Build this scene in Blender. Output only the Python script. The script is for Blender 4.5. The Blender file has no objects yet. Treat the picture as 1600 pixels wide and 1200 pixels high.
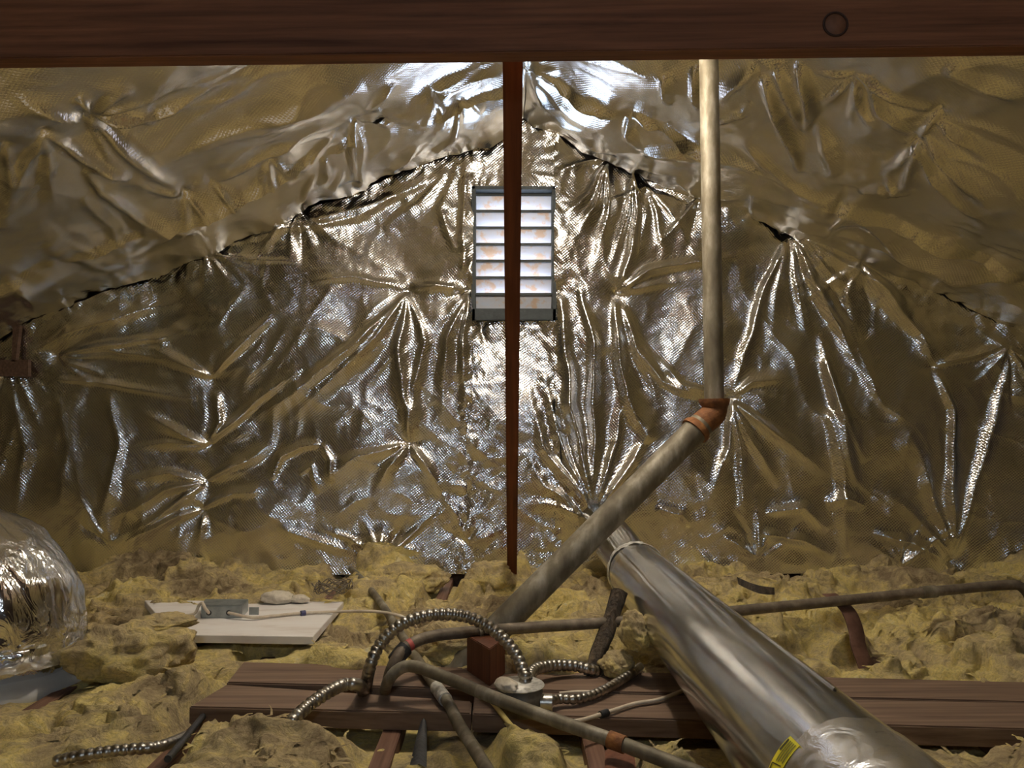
import bpy, bmesh, math, random
import numpy as np
from mathutils import Vector, Matrix

random.seed(7)
RNG = np.random.default_rng(11)
scene = bpy.context.scene
COL = scene.collection

# ------------------------------------------------------------------ camera
F = 1209.0                       # focal length in pixels of the 1600 x 1200 frame
CAMZ = 0.63                      # eye above the joist tops (z = 0)
PITCH = math.atan(61 / F)
YAW = math.atan(9 / F)           # to the right
cam_d = bpy.data.cameras.new('camera')
cam_d.sensor_fit = 'HORIZONTAL'; cam_d.sensor_width = 36.0
cam_d.lens = 36.0 * F / 1600.0
cam_d.clip_start = 0.02; cam_d.clip_end = 200
cam = bpy.data.objects.new('camera', cam_d); COL.objects.link(cam)
cam.location = (0, 0, CAMZ)
cam.rotation_euler = (math.pi / 2 + PITCH, 0, -YAW)
scene.camera = cam

# ------------------------------------------------------------------ world, lights, exposure
vs = scene.view_settings
vs.view_transform = 'Standard'; vs.look = 'None'; vs.gamma = 1; vs.use_curve_mapping = False
vs.exposure = 0.12
world = bpy.data.worlds.new('world'); scene.world = world
world.use_nodes = True
wn = world.node_tree
bg = wn.nodes['Background']
bg.inputs['Color'].default_value = (0.62, 0.78, 1.0, 1)
bg.inputs['Strength'].default_value = 7.0
sun_d = bpy.data.lights.new('sun', 'SUN'); sun_d.energy = 14; sun_d.angle = 0.01; sun_d.color = (1, 0.86, 0.7)
sun = bpy.data.objects.new('sun', sun_d); COL.objects.link(sun)
sun.rotation_euler = Vector((0.35, -0.75, -0.62)).to_track_quat('-Z', 'Y').to_euler()
# (two bare bulbs hang in the attic: see LAMPS at the end)
LAMP_POWER = 660.0               # emission strength of the bulb behind the beam
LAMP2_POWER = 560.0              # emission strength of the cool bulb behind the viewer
scene.cycles.max_bounces = 6; scene.cycles.diffuse_bounces = 2; scene.cycles.glossy_bounces = 4
scene.cycles.sample_clamp_indirect = 6.0; scene.cycles.blur_glossy = 0.5

# ------------------------------------------------------------------ pixel rays
RM = np.array(cam.rotation_euler.to_matrix())
def ray(px, py):
    d = RM @ np.array([px - 800.0, 600.0 - py, -F]); return d
O = np.array([0, 0, CAMZ])
def at_y(px, py, y):
    d = ray(px, py); return O + d * (y / d[1])
def at_z(px, py, z):
    d = ray(px, py); return O + d * ((z - CAMZ) / d[2])
def project(P):
    q = (P - O) @ RM
    return np.stack([800 + F * q[..., 0] / -q[..., 2], 600 - F * q[..., 1] / -q[..., 2]], -1)

WY = 3.2                         # gable wall plane
PITCHR = 0.4167                  # 5 : 12 roof
apex = at_y(816, 188, WY); RX = float(apex[0]); RZ = float(apex[2])
def roof_z(x): return RZ - PITCHR * np.abs(np.asarray(x) - RX)
REAR = -5.5
HALF = 3.6

# ------------------------------------------------------------------ noise
_perm = RNG.permutation(256); _perm = np.concatenate([_perm, _perm, _perm])
_g = RNG.normal(size=(256, 3)); _g /= np.linalg.norm(_g, axis=1)[:, None]
def perlin(x, y, z=0.0):
    x, y, z = np.broadcast_arrays(np.asarray(x, float), np.asarray(y, float), np.asarray(z, float))
    xi, yi, zi = np.floor(x).astype(int), np.floor(y).astype(int), np.floor(z).astype(int)
    xf, yf, zf = x - xi, y - yi, z - zi
    u, v, w = [t * t * t * (t * (t * 6 - 15) + 10) for t in (xf, yf, zf)]
    def g(i, j, k):
        h = _perm[_perm[_perm[(xi + i) & 255] + ((yi + j) & 255)] + ((zi + k) & 255)]
        gr = _g[h]
        return gr[..., 0] * (xf - i) + gr[..., 1] * (yf - j) + gr[..., 2] * (zf - k)
    def l(a, b, t): return a + t * (b - a)
    return 1.5 * l(l(l(g(0,0,0), g(1,0,0), u), l(g(0,1,0), g(1,1,0), u), v),
             l(l(g(0,0,1), g(1,0,1), u), l(g(0,1,1), g(1,1,1), u), v), w)
def fbm(x, y, z=0.0, n=4, gain=0.5):
    s = 0; a = 1.0
    for i in range(n):
        s = s + a * perlin(x * 2**i + 17.3 * i, y * 2**i - 9.1 * i, np.asarray(z) * 2**i + 3.7 * i); a *= gain
    return s

# ------------------------------------------------------------------ materials
def nodes(name):
    m = bpy.data.materials.new(name); m.use_nodes = True
    nt = m.node_tree; b = nt.nodes['Principled BSDF']
    return m, nt, b
def N(nt, t, **kw):
    n = nt.nodes.new(t)
    for k, v in kw.items():
        if k in n.inputs: n.inputs[k].default_value = v
        else: setattr(n, k, v)
    return n
def ramp(nt, stops, src):
    r = nt.nodes.new('ShaderNodeValToRGB'); e = r.color_ramp.elements
    while len(e) < len(stops): e.new(0.5)
    for i, (p, c) in enumerate(stops):
        e[i].position = p; e[i].color = (*c, 1) if len(c) == 3 else c
    nt.links.new(src, r.inputs['Fac']); return r
def coords(nt, scale=(1, 1, 1), rot=(0, 0, 0), kind='Object'):
    tc = nt.nodes.new('ShaderNodeTexCoord'); mp = nt.nodes.new('ShaderNodeMapping')
    mp.inputs['Scale'].default_value = scale; mp.inputs['Rotation'].default_value = rot
    nt.links.new(tc.outputs[kind], mp.inputs['Vector']); return mp.outputs['Vector']
def noise_mat(name, stops, scale=10, detail=6, rough=0.7, metal=0.0, bump=0.3, bscale=None, stretch=(1, 1, 1), dist=0.005, spec=0.5):
    m, nt, b = nodes(name)
    v = coords(nt, stretch)
    n = N(nt, 'ShaderNodeTexNoise', Scale=scale, Detail=detail, Roughness=0.6); nt.links.new(v, n.inputs['Vector'])
    r = ramp(nt, stops, n.outputs['Fac']); nt.links.new(r.outputs['Color'], b.inputs['Base Color'])
    b.inputs['Roughness'].default_value = rough; b.inputs['Metallic'].default_value = metal
    b.inputs['Specular IOR Level'].default_value = spec
    if bump:
        n2 = N(nt, 'ShaderNodeTexNoise', Scale=bscale or scale * 4, Detail=5); nt.links.new(v, n2.inputs['Vector'])
        bp = N(nt, 'ShaderNodeBump', Strength=bump, Distance=dist); nt.links.new(n2.outputs['Fac'], bp.inputs['Height'])
        nt.links.new(bp.outputs['Normal'], b.inputs['Normal'])
    return m

def foil_mat(name, rough=0.165, weave=0.5, crinkle=0.0, cdist=0.004):
    m, nt, b = nodes(name)
    b.inputs['Metallic'].default_value = 1.0
    tc = nt.nodes.new('ShaderNodeTexCoord')
    n = N(nt, 'ShaderNodeTexNoise', Scale=5.0, Detail=5); nt.links.new(tc.outputs['UV'], n.inputs['Vector'])
    r = ramp(nt, [(0.3, (0.80, 0.79, 0.77)), (0.7, (0.90, 0.89, 0.87))], n.outputs['Fac'])
    nt.links.new(r.outputs['Color'], b.inputs['Base Color'])
    r2 = ramp(nt, [(0.3, (rough * 0.8,) * 3), (0.75, (rough * 1.35,) * 3)], n.outputs['Fac'])
    nt.links.new(r2.outputs['Color'], b.inputs['Roughness'])
    # reinforcing scrim pressed through the film: two crossing sets of threads
    hs = []
    for ang in (0.9, -0.7):
        mp = N(nt, 'ShaderNodeMapping'); mp.inputs['Rotation'].default_value = (0, 0, ang)
        nt.links.new(tc.outputs['UV'], mp.inputs['Vector'])
        w = N(nt, 'ShaderNodeTexWave', Scale=36.0, Distortion=0.6); w.inputs['Detail Scale'].default_value = 0.6
        nt.links.new(mp.outputs['Vector'], w.inputs['Vector']); hs.append(w.outputs['Fac'])
    mx = N(nt, 'ShaderNodeMath', operation='MAXIMUM'); nt.links.new(hs[0], mx.inputs[0]); nt.links.new(hs[1], mx.inputs[1])
    bp = N(nt, 'ShaderNodeBump', Strength=weave, Distance=0.0012); nt.links.new(mx.outputs[0], bp.inputs['Height'])
    n3 = N(nt, 'ShaderNodeTexNoise', Scale=26.0, Detail=4, Distortion=0.8); nt.links.new(tc.outputs['UV'], n3.inputs['Vector'])
    bp2 = N(nt, 'ShaderNodeBump', Strength=0.25 + crinkle, Distance=cdist); nt.links.new(n3.outputs['Fac'], bp2.inputs['Height'])
    nt.links.new(bp.outputs['Normal'], bp2.inputs['Normal'])
    nt.links.new(bp2.outputs['Normal'], b.inputs['Normal'])
    return m

def wood_mat(name, dark, light, scale=3.0, axis=0, rough=0.65, knots=False):
    m, nt, b = nodes(name)
    st = [14, 14, 14]; st[axis] = 0.9
    v = coords(nt, tuple(st))
    n0 = N(nt, 'ShaderNodeTexNoise', Scale=scale, Detail=8, Roughness=0.65, Distortion=0.6); nt.links.new(v, n0.inputs['Vector'])
    st2 = [70, 70, 70]; st2[axis] = 1.6
    v2 = coords(nt, tuple(st2))
    n1 = N(nt, 'ShaderNodeTexNoise', Scale=1.6, Detail=4); nt.links.new(v2, n1.inputs['Vector'])
    mix = N(nt, 'ShaderNodeMath', operation='MULTIPLY_ADD'); mix.inputs[1].default_value = 0.45
    nt.links.new(n1.outputs['Fac'], mix.inputs[0])
    half = N(nt, 'ShaderNodeMath', operation='MULTIPLY'); half.inputs[1].default_value = 0.6
    nt.links.new(n0.outputs['Fac'], half.inputs[0]); nt.links.new(half.outputs[0], mix.inputs[2])
    r = ramp(nt, [(0.32, dark), (0.7, light)], mix.outputs[0])
    out = r.outputs['Color']
    nt.links.new(out, b.inputs['Base Color'])
    b.inputs['Roughness'].default_value = rough; b.inputs['Specular IOR Level'].default_value = 0.3
    bp = N(nt, 'ShaderNodeBump', Strength=0.35, Distance=0.002); nt.links.new(mix.outputs[0], bp.inputs['Height'])
    nt.links.new(bp.outputs['Normal'], b.inputs['Normal'])
    return m

def wool_mat(name, warm=1.0):
    m, nt, b = nodes(name)
    v = coords(nt)
    big = N(nt, 'ShaderNodeTexNoise', Scale=3.2, Detail=5, Roughness=0.6, Distortion=0.5); nt.links.new(v, big.inputs['Vector'])
    mid = N(nt, 'ShaderNodeTexNoise', Scale=14, Detail=8, Roughness=0.7, Distortion=1.2); nt.links.new(v, mid.inputs['Vector'])
    mix = N(nt, 'ShaderNodeMath', operation='MULTIPLY_ADD'); mix.inputs[1].default_value = 0.55
    nt.links.new(big.outputs['Fac'], mix.inputs[0])
    h = N(nt, 'ShaderNodeMath', operation='MULTIPLY'); h.inputs[1].default_value = 0.45
    nt.links.new(mid.outputs['Fac'], h.inputs[0]); nt.links.new(h.outputs[0], mix.inputs[2])
    r = ramp(nt, [(0.38, (0.33, 0.245, 0.145)), (0.455, (0.58, 0.45, 0.255)), (0.51, (0.77, 0.61, 0.29)), (0.57, (0.93, 0.745, 0.28)), (0.65, (0.93, 0.82, 0.54))], mix.outputs[0])
    st = coords(nt, (26, 60, 40), (0.2, 0.1, 0.5))
    fine = N(nt, 'ShaderNodeTexNoise', Scale=1.6, Detail=7, Roughness=0.75, Distortion=2.2); nt.links.new(st, fine.inputs['Vector'])
    r2 = ramp(nt, [(0.32, (0.5, 0.46, 0.38)), (0.55, (1, 1, 1))], fine.outputs['Fac'])
    mm = N(nt, 'ShaderNodeMix', data_type='RGBA', blend_type='MULTIPLY'); mm.inputs[0].default_value = 0.75
    nt.links.new(r.outputs['Color'], mm.inputs[6]); nt.links.new(r2.outputs['Color'], mm.inputs[7])
    nt.links.new(mm.outputs[2], b.inputs['Base Color'])
    b.inputs['Roughness'].default_value = 0.95; b.inputs['Specular IOR Level'].default_value = 0.1
    bp = N(nt, 'ShaderNodeBump', Strength=0.7, Distance=0.008); nt.links.new(fine.outputs['Fac'], bp.inputs['Height'])
    bp2 = N(nt, 'ShaderNodeBump', Strength=0.6, Distance=0.03); nt.links.new(mid.outputs['Fac'], bp2.inputs['Height'])
    nt.links.new(bp.outputs['Normal'], bp2.inputs['Normal']); nt.links.new(bp2.outputs['Normal'], b.inputs['Normal'])
    return m

M = {}
M['foil'] = foil_mat('reflective_foil')
M['foil_roof'] = foil_mat('reflective_foil_roof', rough=0.15, weave=0.25)
M['foil_wrap'] = foil_mat('crinkled_foil_wrap', rough=0.15, weave=0.0, crinkle=0.6, cdist=0.012)
M['beam'] = wood_mat('red_brown_beam', (0.085, 0.028, 0.012), (0.30, 0.118, 0.055))
M['brace'] = wood_mat('red_brown_brace', (0.07, 0.018, 0.006), (0.22, 0.06, 0.02), axis=2)
M['plank'] = wood_mat('dusty_brown_plank', (0.085, 0.047, 0.030), (0.25, 0.165, 0.112))
M['joist'] = wood_mat('brown_joist', (0.08, 0.035, 0.02), (0.24, 0.13, 0.085), axis=1)
M['block'] = wood_mat('red_block', (0.09, 0.028, 0.012), (0.21, 0.075, 0.035), axis=2)
M['deck'] = wood_mat('dark_sheathing', (0.06, 0.032, 0.02), (0.19, 0.11, 0.07), axis=1)
M['subfloor'] = noise_mat('grey_ceiling_backing', [(0.3, (0.12, 0.10, 0.07)), (0.7, (0.25, 0.21, 0.15))], 6)
M['wool'] = wool_mat('yellow_glass_wool')
M['whitewool'] = noise_mat('white_fluff', [(0.3, (0.5, 0.43, 0.32)), (0.7, (0.78, 0.7, 0.58))], 25, rough=0.95, bump=0.8, bscale=80, spec=0.1)
M['galv'] = noise_mat('galvanised_duct', [(0.32, (0.40, 0.40, 0.38)), (0.5, (0.60, 0.60, 0.58)), (0.68, (0.78, 0.78, 0.76))], 9, rough=0.17, metal=1.0, bump=0.10, bscale=30, stretch=(2.2, 0.35, 2.2), dist=0.003)
M['steel'] = noise_mat('flexible_conduit_steel', [(0.3, (0.30, 0.27, 0.23)), (0.7, (0.55, 0.52, 0.47))], 30, rough=0.34, metal=1.0, bump=0.1)
M['pipe_old'] = noise_mat('weathered_grey_pipe', [(0.3, (0.11, 0.087, 0.056)), (0.5, (0.19, 0.158, 0.105)), (0.68, (0.36, 0.32, 0.25))], 22, rough=0.6, metal=0.25, bump=0.35, stretch=(1, 1, 0.35), dist=0.002)
M['pipe_dark'] = noise_mat('dusty_iron_pipe', [(0.3, (0.095, 0.07, 0.05)), (0.55, (0.19, 0.15, 0.105)), (0.75, (0.32, 0.27, 0.2))], 30, rough=0.6, metal=0.3, bump=0.35, dist=0.002)
M['rust'] = noise_mat('rusty_cast_iron', [(0.3, (0.10, 0.035, 0.012)), (0.55, (0.24, 0.095, 0.03)), (0.72, (0.42, 0.18, 0.05))], 35, rough=0.75, metal=0.2, bump=0.5, dist=0.003)
M['strap'] = noise_mat('brown_strap', [(0.3, (0.10, 0.045, 0.028)), (0.7, (0.22, 0.11, 0.075))], 25, rough=0.7, bump=0.3)
M['bark'] = noise_mat('dark_rough_wood', [(0.35, (0.018, 0.011, 0.006)), (0.6, (0.075, 0.05, 0.028)), (0.75, (0.17, 0.12, 0.07))], 30, rough=0.75, bump=1.0, stretch=(1, 1, 0.25), dist=0.012)
M['black'] = noise_mat('black_plastic', [(0.3, (0.012, 0.012, 0.013)), (0.7, (0.04, 0.04, 0.042))], 30, rough=0.5, bump=0.2)
M['board'] = noise_mat('white_board', [(0.3, (0.66, 0.58, 0.52)), (0.5, (0.80, 0.745, 0.70)), (0.8, (0.84, 0.80, 0.77))], 9, rough=0.85, bump=0.1, stretch=(0.6, 2, 1))
M['zinc'] = noise_mat('zinc_box', [(0.3, (0.25, 0.28, 0.28)), (0.7, (0.46, 0.49, 0.48))], 25, rough=0.45, metal=0.75, bump=0.1)
M['lid'] = noise_mat('speckled_lid', [(0.38, (0.40, 0.38, 0.33)), (0.5, (0.66, 0.63, 0.57)), (0.62, (0.80, 0.77, 0.7))], 60, rough=0.55, metal=0.35, bump=0.4, dist=0.001)
M['boxside'] = noise_mat('dark_box_side', [(0.3, (0.10, 0.085, 0.065)), (0.7, (0.24, 0.21, 0.17))], 25, rough=0.55, metal=0.5, bump=0.1)  # box body in a darker tone than its lid
M['cable'] = noise_mat('cream_cable', [(0.3, (0.50, 0.40, 0.29)), (0.7, (0.74, 0.64, 0.5))], 30, rough=0.6, bump=0.1)
M['yellow'] = noise_mat('yellow_cable', [(0.3, (0.55, 0.40, 0.10)), (0.7, (0.82, 0.66, 0.25))], 30, rough=0.5, bump=0.1)
M['label'] = noise_mat('yellow_label', [(0.3, (0.85, 0.70, 0.02)), (0.7, (0.92, 0.80, 0.04))], 12, rough=0.45, bump=0)
M['ink'] = noise_mat('black_ink', [(0.3, (0.03, 0.03, 0.01)), (0.7, (0.06, 0.05, 0.02))], 12, rough=0.5, bump=0)
M['tape'] = foil_mat('foil_tape', rough=0.22, weave=0.0, crinkle=0.6)
M['tie'] = noise_mat('dark_blue_tie', [(0.3, (0.02, 0.02, 0.07)), (0.7, (0.05, 0.05, 0.14))], 30, rough=0.4, bump=0)
M['red'] = noise_mat('red_mark', [(0.3, (0.40, 0.06, 0.05)), (0.7, (0.55, 0.13, 0.11))], 40, rough=0.6, bump=0)
M['frame'] = noise_mat('dark_green_grey_frame', [(0.3, (0.008, 0.011, 0.011)), (0.7, (0.026, 0.034, 0.034))], 20, rough=0.6, bump=0.2)
M['slat'] = noise_mat('daylight_tinted_slat', [(0.38, (0.74, 0.54, 0.40)), (0.47, (0.74, 0.74, 0.80)), (0.7, (0.70, 0.76, 0.90))], 16, rough=0.45, metal=0.0, bump=0.5, bscale=90, dist=0.002)  # orange and blue of the bounced daylight are mixed into the slat colour
M['plastic'] = noise_mat('pale_plastic', [(0.3, (0.55, 0.54, 0.52)), (0.7, (0.72, 0.71, 0.69))], 12, rough=0.4, bump=0)
def bulb_mat(name, col, power):
    m, nt, b = nodes(name)
    b.inputs['Base Color'].default_value = (0.9, 0.9, 0.9, 1)
    b.inputs['Emission Color'].default_value = (*col, 1); b.inputs['Emission Strength'].default_value = power
    return m
M['bulb'] = bulb_mat('bulb_glass', (1.0, 0.90, 0.74), LAMP_POWER)
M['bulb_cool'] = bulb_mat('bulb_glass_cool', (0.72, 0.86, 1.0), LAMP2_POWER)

# ------------------------------------------------------------------ object helpers
def link(name, me, mat, parent=None, smooth=True):
    o = bpy.data.objects.new(name, me); COL.objects.link(o)
    if mat: me.materials.append(M[mat] if isinstance(mat, str) else mat)
    if smooth:
        me.polygons.foreach_set('use_smooth', [True] * len(me.polygons))
    if parent: o.parent = parent
    return o
def tag(o, label, cat, group=None, kind=None):
    o['label'] = label
    if cat: o['category'] = cat
    if group: o['group'] = group
    if kind: o['kind'] = kind
    return o
def empty(name, loc=(0, 0, 0)):
    o = bpy.data.objects.new(name, None); COL.objects.link(o); o.location = loc; o.empty_display_size = 0.05; return o
def mesh(name, verts, faces):
    me = bpy.data.meshes.new(name); me.from_pydata([tuple(map(float, v)) for v in verts], [], [tuple(f) for f in faces]); me.update(); return me
def child(name, me, mat, root, smooth=True):
    """part whose mesh is in world coordinates, parented to an Empty at root.location"""
    for v in me.vertices: v.co -= root.location
    return link(name, me, mat, root, smooth)
def origin_to(o, p):
    p = Vector(p)
    for v in o.data.vertices: v.co -= p
    o.location = p; return o

def grid_mesh(name, P, uv=None):
    """P: (nu, nv, 3)"""
    nu, nv = P.shape[:2]
    idx = np.arange(nu * nv).reshape(nu, nv)
    f = np.stack([idx[:-1, :-1], idx[1:, :-1], idx[1:, 1:], idx[:-1, 1:]], -1).reshape(-1, 4)
    me = bpy.data.meshes.new(name)
    me.vertices.add(nu * nv); me.vertices.foreach_set('co', P.reshape(-1).astype(np.float32))
    me.loops.add(f.size); me.loops.foreach_set('vertex_index', f.reshape(-1).astype(np.int32))
    me.polygons.add(len(f)); me.polygons.foreach_set('loop_start', np.arange(0, f.size, 4, dtype=np.int32))
    try: me.polygons.foreach_set('loop_total', np.full(len(f), 4, np.int32))
    except Exception: pass
    me.update(calc_edges=True)
    if uv is not None:
        l = me.uv_layers.new(name='UVMap')
        l.data.foreach_set('uv', uv.reshape(-1, 2)[f.reshape(-1)].reshape(-1).astype(np.float32))
    me.validate(); return me

def box(name, c, s, rot=None, bevel=0.0):
    bm = bmesh.new(); bmesh.ops.create_cube(bm, size=1)
    for v in bm.verts: v.co = Vector((v.co.x * s[0], v.co.y * s[1], v.co.z * s[2]))
    if bevel: bmesh.ops.bevel(bm, geom=bm.edges[:], offset=bevel, segments=2, affect='EDGES')
    if rot is not None: bmesh.ops.transform(bm, matrix=rot.to_4x4(), verts=bm.verts)
    bmesh.ops.translate(bm, vec=Vector(c), verts=bm.verts)
    me = bpy.data.meshes.new(name); bm.to_mesh(me); bm.free(); return me
def prism(name, top, thick, bevel=0.003, jit=0.0):
    """top: four world points in order; extruded straight down by thick; long edges cut finely so they can waver"""
    bm = bmesh.new()
    t = [bm.verts.new(Vector(p)) for p in top]; b = [bm.verts.new(Vector(p) - Vector((0, 0, thick))) for p in top]
    bm.faces.new(t); bm.faces.new(b[::-1])
    for i in range(4): bm.faces.new([t[i], b[i], b[(i + 1) % 4], t[(i + 1) % 4]])
    bmesh.ops.recalc_face_normals(bm, faces=bm.faces)
    if bevel: bmesh.ops.bevel(bm, geom=bm.edges[:], offset=bevel, segments=2, affect='EDGES')
    me = bpy.data.meshes.new(name); bm.to_mesh(me); bm.free(); return me

def spline(pts, step=0.006):
    P = [np.array(p, float) for p in pts]
    P = [2 * P[0] - P[1]] + P + [2 * P[-1] - P[-2]]
    out = []
    for i in range(1, len(P) - 2):
        p0, p1, p2, p3 = P[i - 1:i + 3]
        n = max(2, int(np.linalg.norm(p2 - p1) / step))
        for t in np.linspace(0, 1, n, endpoint=False):
            out.append(0.5 * ((2 * p1) + (-p0 + p2) * t + (2 * p0 - 5 * p1 + 4 * p2 - p3) * t * t + (-p0 + 3 * p1 - 3 * p2 + p3) * t ** 3))
    out.append(P[-2]); return np.array(out)
def resample(C, step):
    d = np.concatenate([[0], np.cumsum(np.linalg.norm(np.diff(C, axis=0), axis=1))])
    s = np.linspace(0, d[-1], max(3, int(d[-1] / step) + 1))
    return np.stack([np.interp(s, d, C[:, k]) for k in range(3)], -1), s
def tube(name, C, r, seg=14, cap=True, uvscale=1.0):
    """C (n,3) centre line, r scalar or (n,) or (n,seg)"""
    n = len(C)
    T = np.gradient(C, axis=0); T /= np.linalg.norm(T, axis=1)[:, None] + 1e-12
    a = np.array([0, 0, 1.0]) if abs(T[0][2]) < 0.9 else np.array([1.0, 0, 0])
    u = np.cross(T[0], a); u /= np.linalg.norm(u)
    U = [u]
    for i in range(1, n):
        u = U[-1] - T[i] * np.dot(U[-1], T[i]); U.append(u / np.linalg.norm(u))
    U = np.array(U); V = np.cross(T, U)
    th = np.linspace(0, 2 * np.pi, seg, endpoint=False)
    r = np.asarray(r, float)
    if r.ndim == 0: r = np.full((n, seg), float(r))
    elif r.ndim == 1: r = np.repeat(r[:, None], seg, 1)
    R = C[:, None, :] + r[..., None] * (np.cos(th)[None, :, None] * U[:, None, :] + np.sin(th)[None, :, None] * V[:, None, :])
    verts = R.reshape(-1, 3); faces = []
    for i in range(n - 1):
        for j in range(seg):
            k = (j + 1) % seg
            faces.append((i * seg + j, i * seg + k, (i + 1) * seg + k, (i + 1) * seg + j))
    if cap:                                   # caps on vertices of their own keep the rim crisp
        nv = n * seg; verts = np.concatenate([verts, R[0], R[-1]])
        faces.append(tuple(range(nv + seg - 1, nv - 1, -1))); faces.append(tuple(nv + seg + j for j in range(seg)))
    me = bpy.data.meshes.new(name); me.from_pydata(verts.tolist(), [], faces); me.update()
    uvl = me.uv_layers.new(name='UVMap')
    s = np.concatenate([[0], np.cumsum(np.linalg.norm(np.diff(C, axis=0), axis=1))])
    vi = np.zeros(len(me.loops), np.int32); me.loops.foreach_get('vertex_index', vi)
    rr = r.mean()
    uv = np.stack([s[np.minimum(vi // seg, n - 1)], (vi % seg) / seg * 2 * np.pi * rr], -1) * uvscale
    uvl.data.foreach_set('uv', uv.reshape(-1).astype(np.float32))
    return me
def flex(name, pts, r, pitch=0.0135):
    C, s = resample(spline(pts, 0.004), pitch / 6)
    ph = (s / pitch) % 1.0
    return tube(name, C, r * (0.76 + 0.24 * np.abs(np.sin(np.pi * ph)) ** 0.7), 16)
def pipe(name, pts, r, seg=16, step=0.012, wob=0.0):
    C, s = resample(spline(pts, 0.006), step)
    rr = r * (1 + wob * perlin(s * 30, 0.5 + r * 100))
    return tube(name, C, rr, seg)

# ================================================================== SETTING
def struct(name, me, mat, smooth=False, label=None):
    o = link(name, me, mat, None, smooth); o['kind'] = 'structure'
    if label: o['label'] = label
    return o
# floor backing (the ceiling of the room below) and its joists
fl = struct('floor', box('floor', (0, (WY + REAR) / 2 + 0.1, -0.155), (2 * HALF + 0.4, WY - REAR + 0.6, 0.03)), 'subfloor', label='grey backing of the ceiling below, between the joists')
JX = [-0.641 + 0.4064 * k for k in range(-6, 9)]
for x in JX:
    link('joist', box('joist', (x, (WY + REAR) / 2, -0.07), (0.038, WY - REAR, 0.139), bevel=0.002), 'joist', fl, False)
# roof decks
def slab(name, x0, x1):
    vs_ = []
    for y in (REAR - 0.2, WY + 0.3):
        for x in (x0, x1):
            z = RZ + 0.16 - PITCHR * abs(x - RX)
            vs_ += [(x, y, z), (x, y, z + 0.04)]
    f = [(0, 2, 3, 1), (4, 5, 7, 6), (0, 4, 6, 2), (1, 3, 7, 5), (0, 1, 5, 4), (2, 6, 7, 3)]
    return mesh(name, vs_, f)
ceil_ = struct('ceiling', slab('ceiling', RX - HALF - 0.3, RX), 'deck', label='dark roof sheathing above the foil, left slope')
link('roof_slope', slab('roof_slope', RX, RX + HALF + 0.3), 'deck', ceil_, False)
for y in (2.64, 2.03, 1.42, 0.81, 0.2, -0.41, -1.02, -1.63, -2.24, -2.85, -3.46, -4.07, -4.68):
    for s in (-1, 1):
        L = HALF / math.cos(math.atan(PITCHR))
        rot = Matrix.Rotation(s * math.atan(PITCHR), 3, 'Y')
        c = Vector((RX + s * HALF / 2, y, RZ + 0.10 - PITCHR * HALF / 2))
        link('rafter', box('rafter', c, (L, 0.038, 0.11), rot), 'deck', ceil_, False)
link('ridge_board', box('ridge_board', (RX, (WY + REAR) / 2, RZ + 0.085), (0.036, WY - REAR, 0.13)), 'deck', ceil_, False)
# gable wall with the opening of the vent
vtl = at_y(738, 297, WY); vbr = at_y(868, 503, WY)
VX0, VX1, VZ1, VZ0 = vtl[0], vbr[0], vtl[2], vbr[2]
def gable(name, y, t, hole=None):
    def zr(x): return float(RZ + 0.16 - PITCHR * abs(x - RX))
    xs = [RX - HALF - 0.3, hole[0], hole[1], RX + HALF + 0.3]
    bm = bmesh.new()
    def quadcol(x0, x1, za0, za1, zb0, zb1):
        q = [(x0, za0), (x1, za1), (x1, zb1), (x0, zb0)]
        f_ = [bm.verts.new((x, y, z)) for x, z in q]; b_ = [bm.verts.new((x, y + t, z)) for x, z in q]
        bm.faces.new(f_); bm.faces.new(b_[::-1])
        for i in range(4): bm.faces.new([f_[i], b_[i], b_[(i + 1) % 4], f_[(i + 1) % 4]])
    quadcol(xs[0], xs[1], -0.2, -0.2, zr(xs[0]), zr(xs[1]))
    quadcol(xs[2], xs[3], -0.2, -0.2, zr(xs[2]), zr(xs[3]))
    quadcol(xs[1], xs[2], -0.2, -0.2, hole[2], hole[2])
    quadcol(xs[1], RX, hole[3], hole[3], zr(xs[1]), zr(RX)); quadcol(RX, xs[2], hole[3], hole[3], zr(RX), zr(xs[2]))
    bmesh.ops.recalc_face_normals(bm, faces=bm.faces)
    me = bpy.data.meshes.new(name); bm.to_mesh(me); bm.free(); return me
struct('wall_back', gable('wall_back', WY + 0.05, 0.05, (VX0, VX1, VZ0, VZ1)), 'deck', label='dark gable sheathing behind the foil sheets')
struct('wall_front', gable('wall_front', REAR - 0.05, 0.05, (RX - 0.22, RX + 0.22, 0.95, 1.55)), 'deck', label='dark far gable wall behind the viewer')
for s, nm in ((-1, 'wall_left'), (1, 'wall_right')):
    struct(nm, box(nm, (RX + s * (HALF + 0.2), (WY + REAR) / 2, 0.1), (0.05, WY - REAR + 0.5, 0.8)), 'deck', label='low dark knee wall at the %s eave' % ('left' if s < 0 else 'right'))

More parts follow.
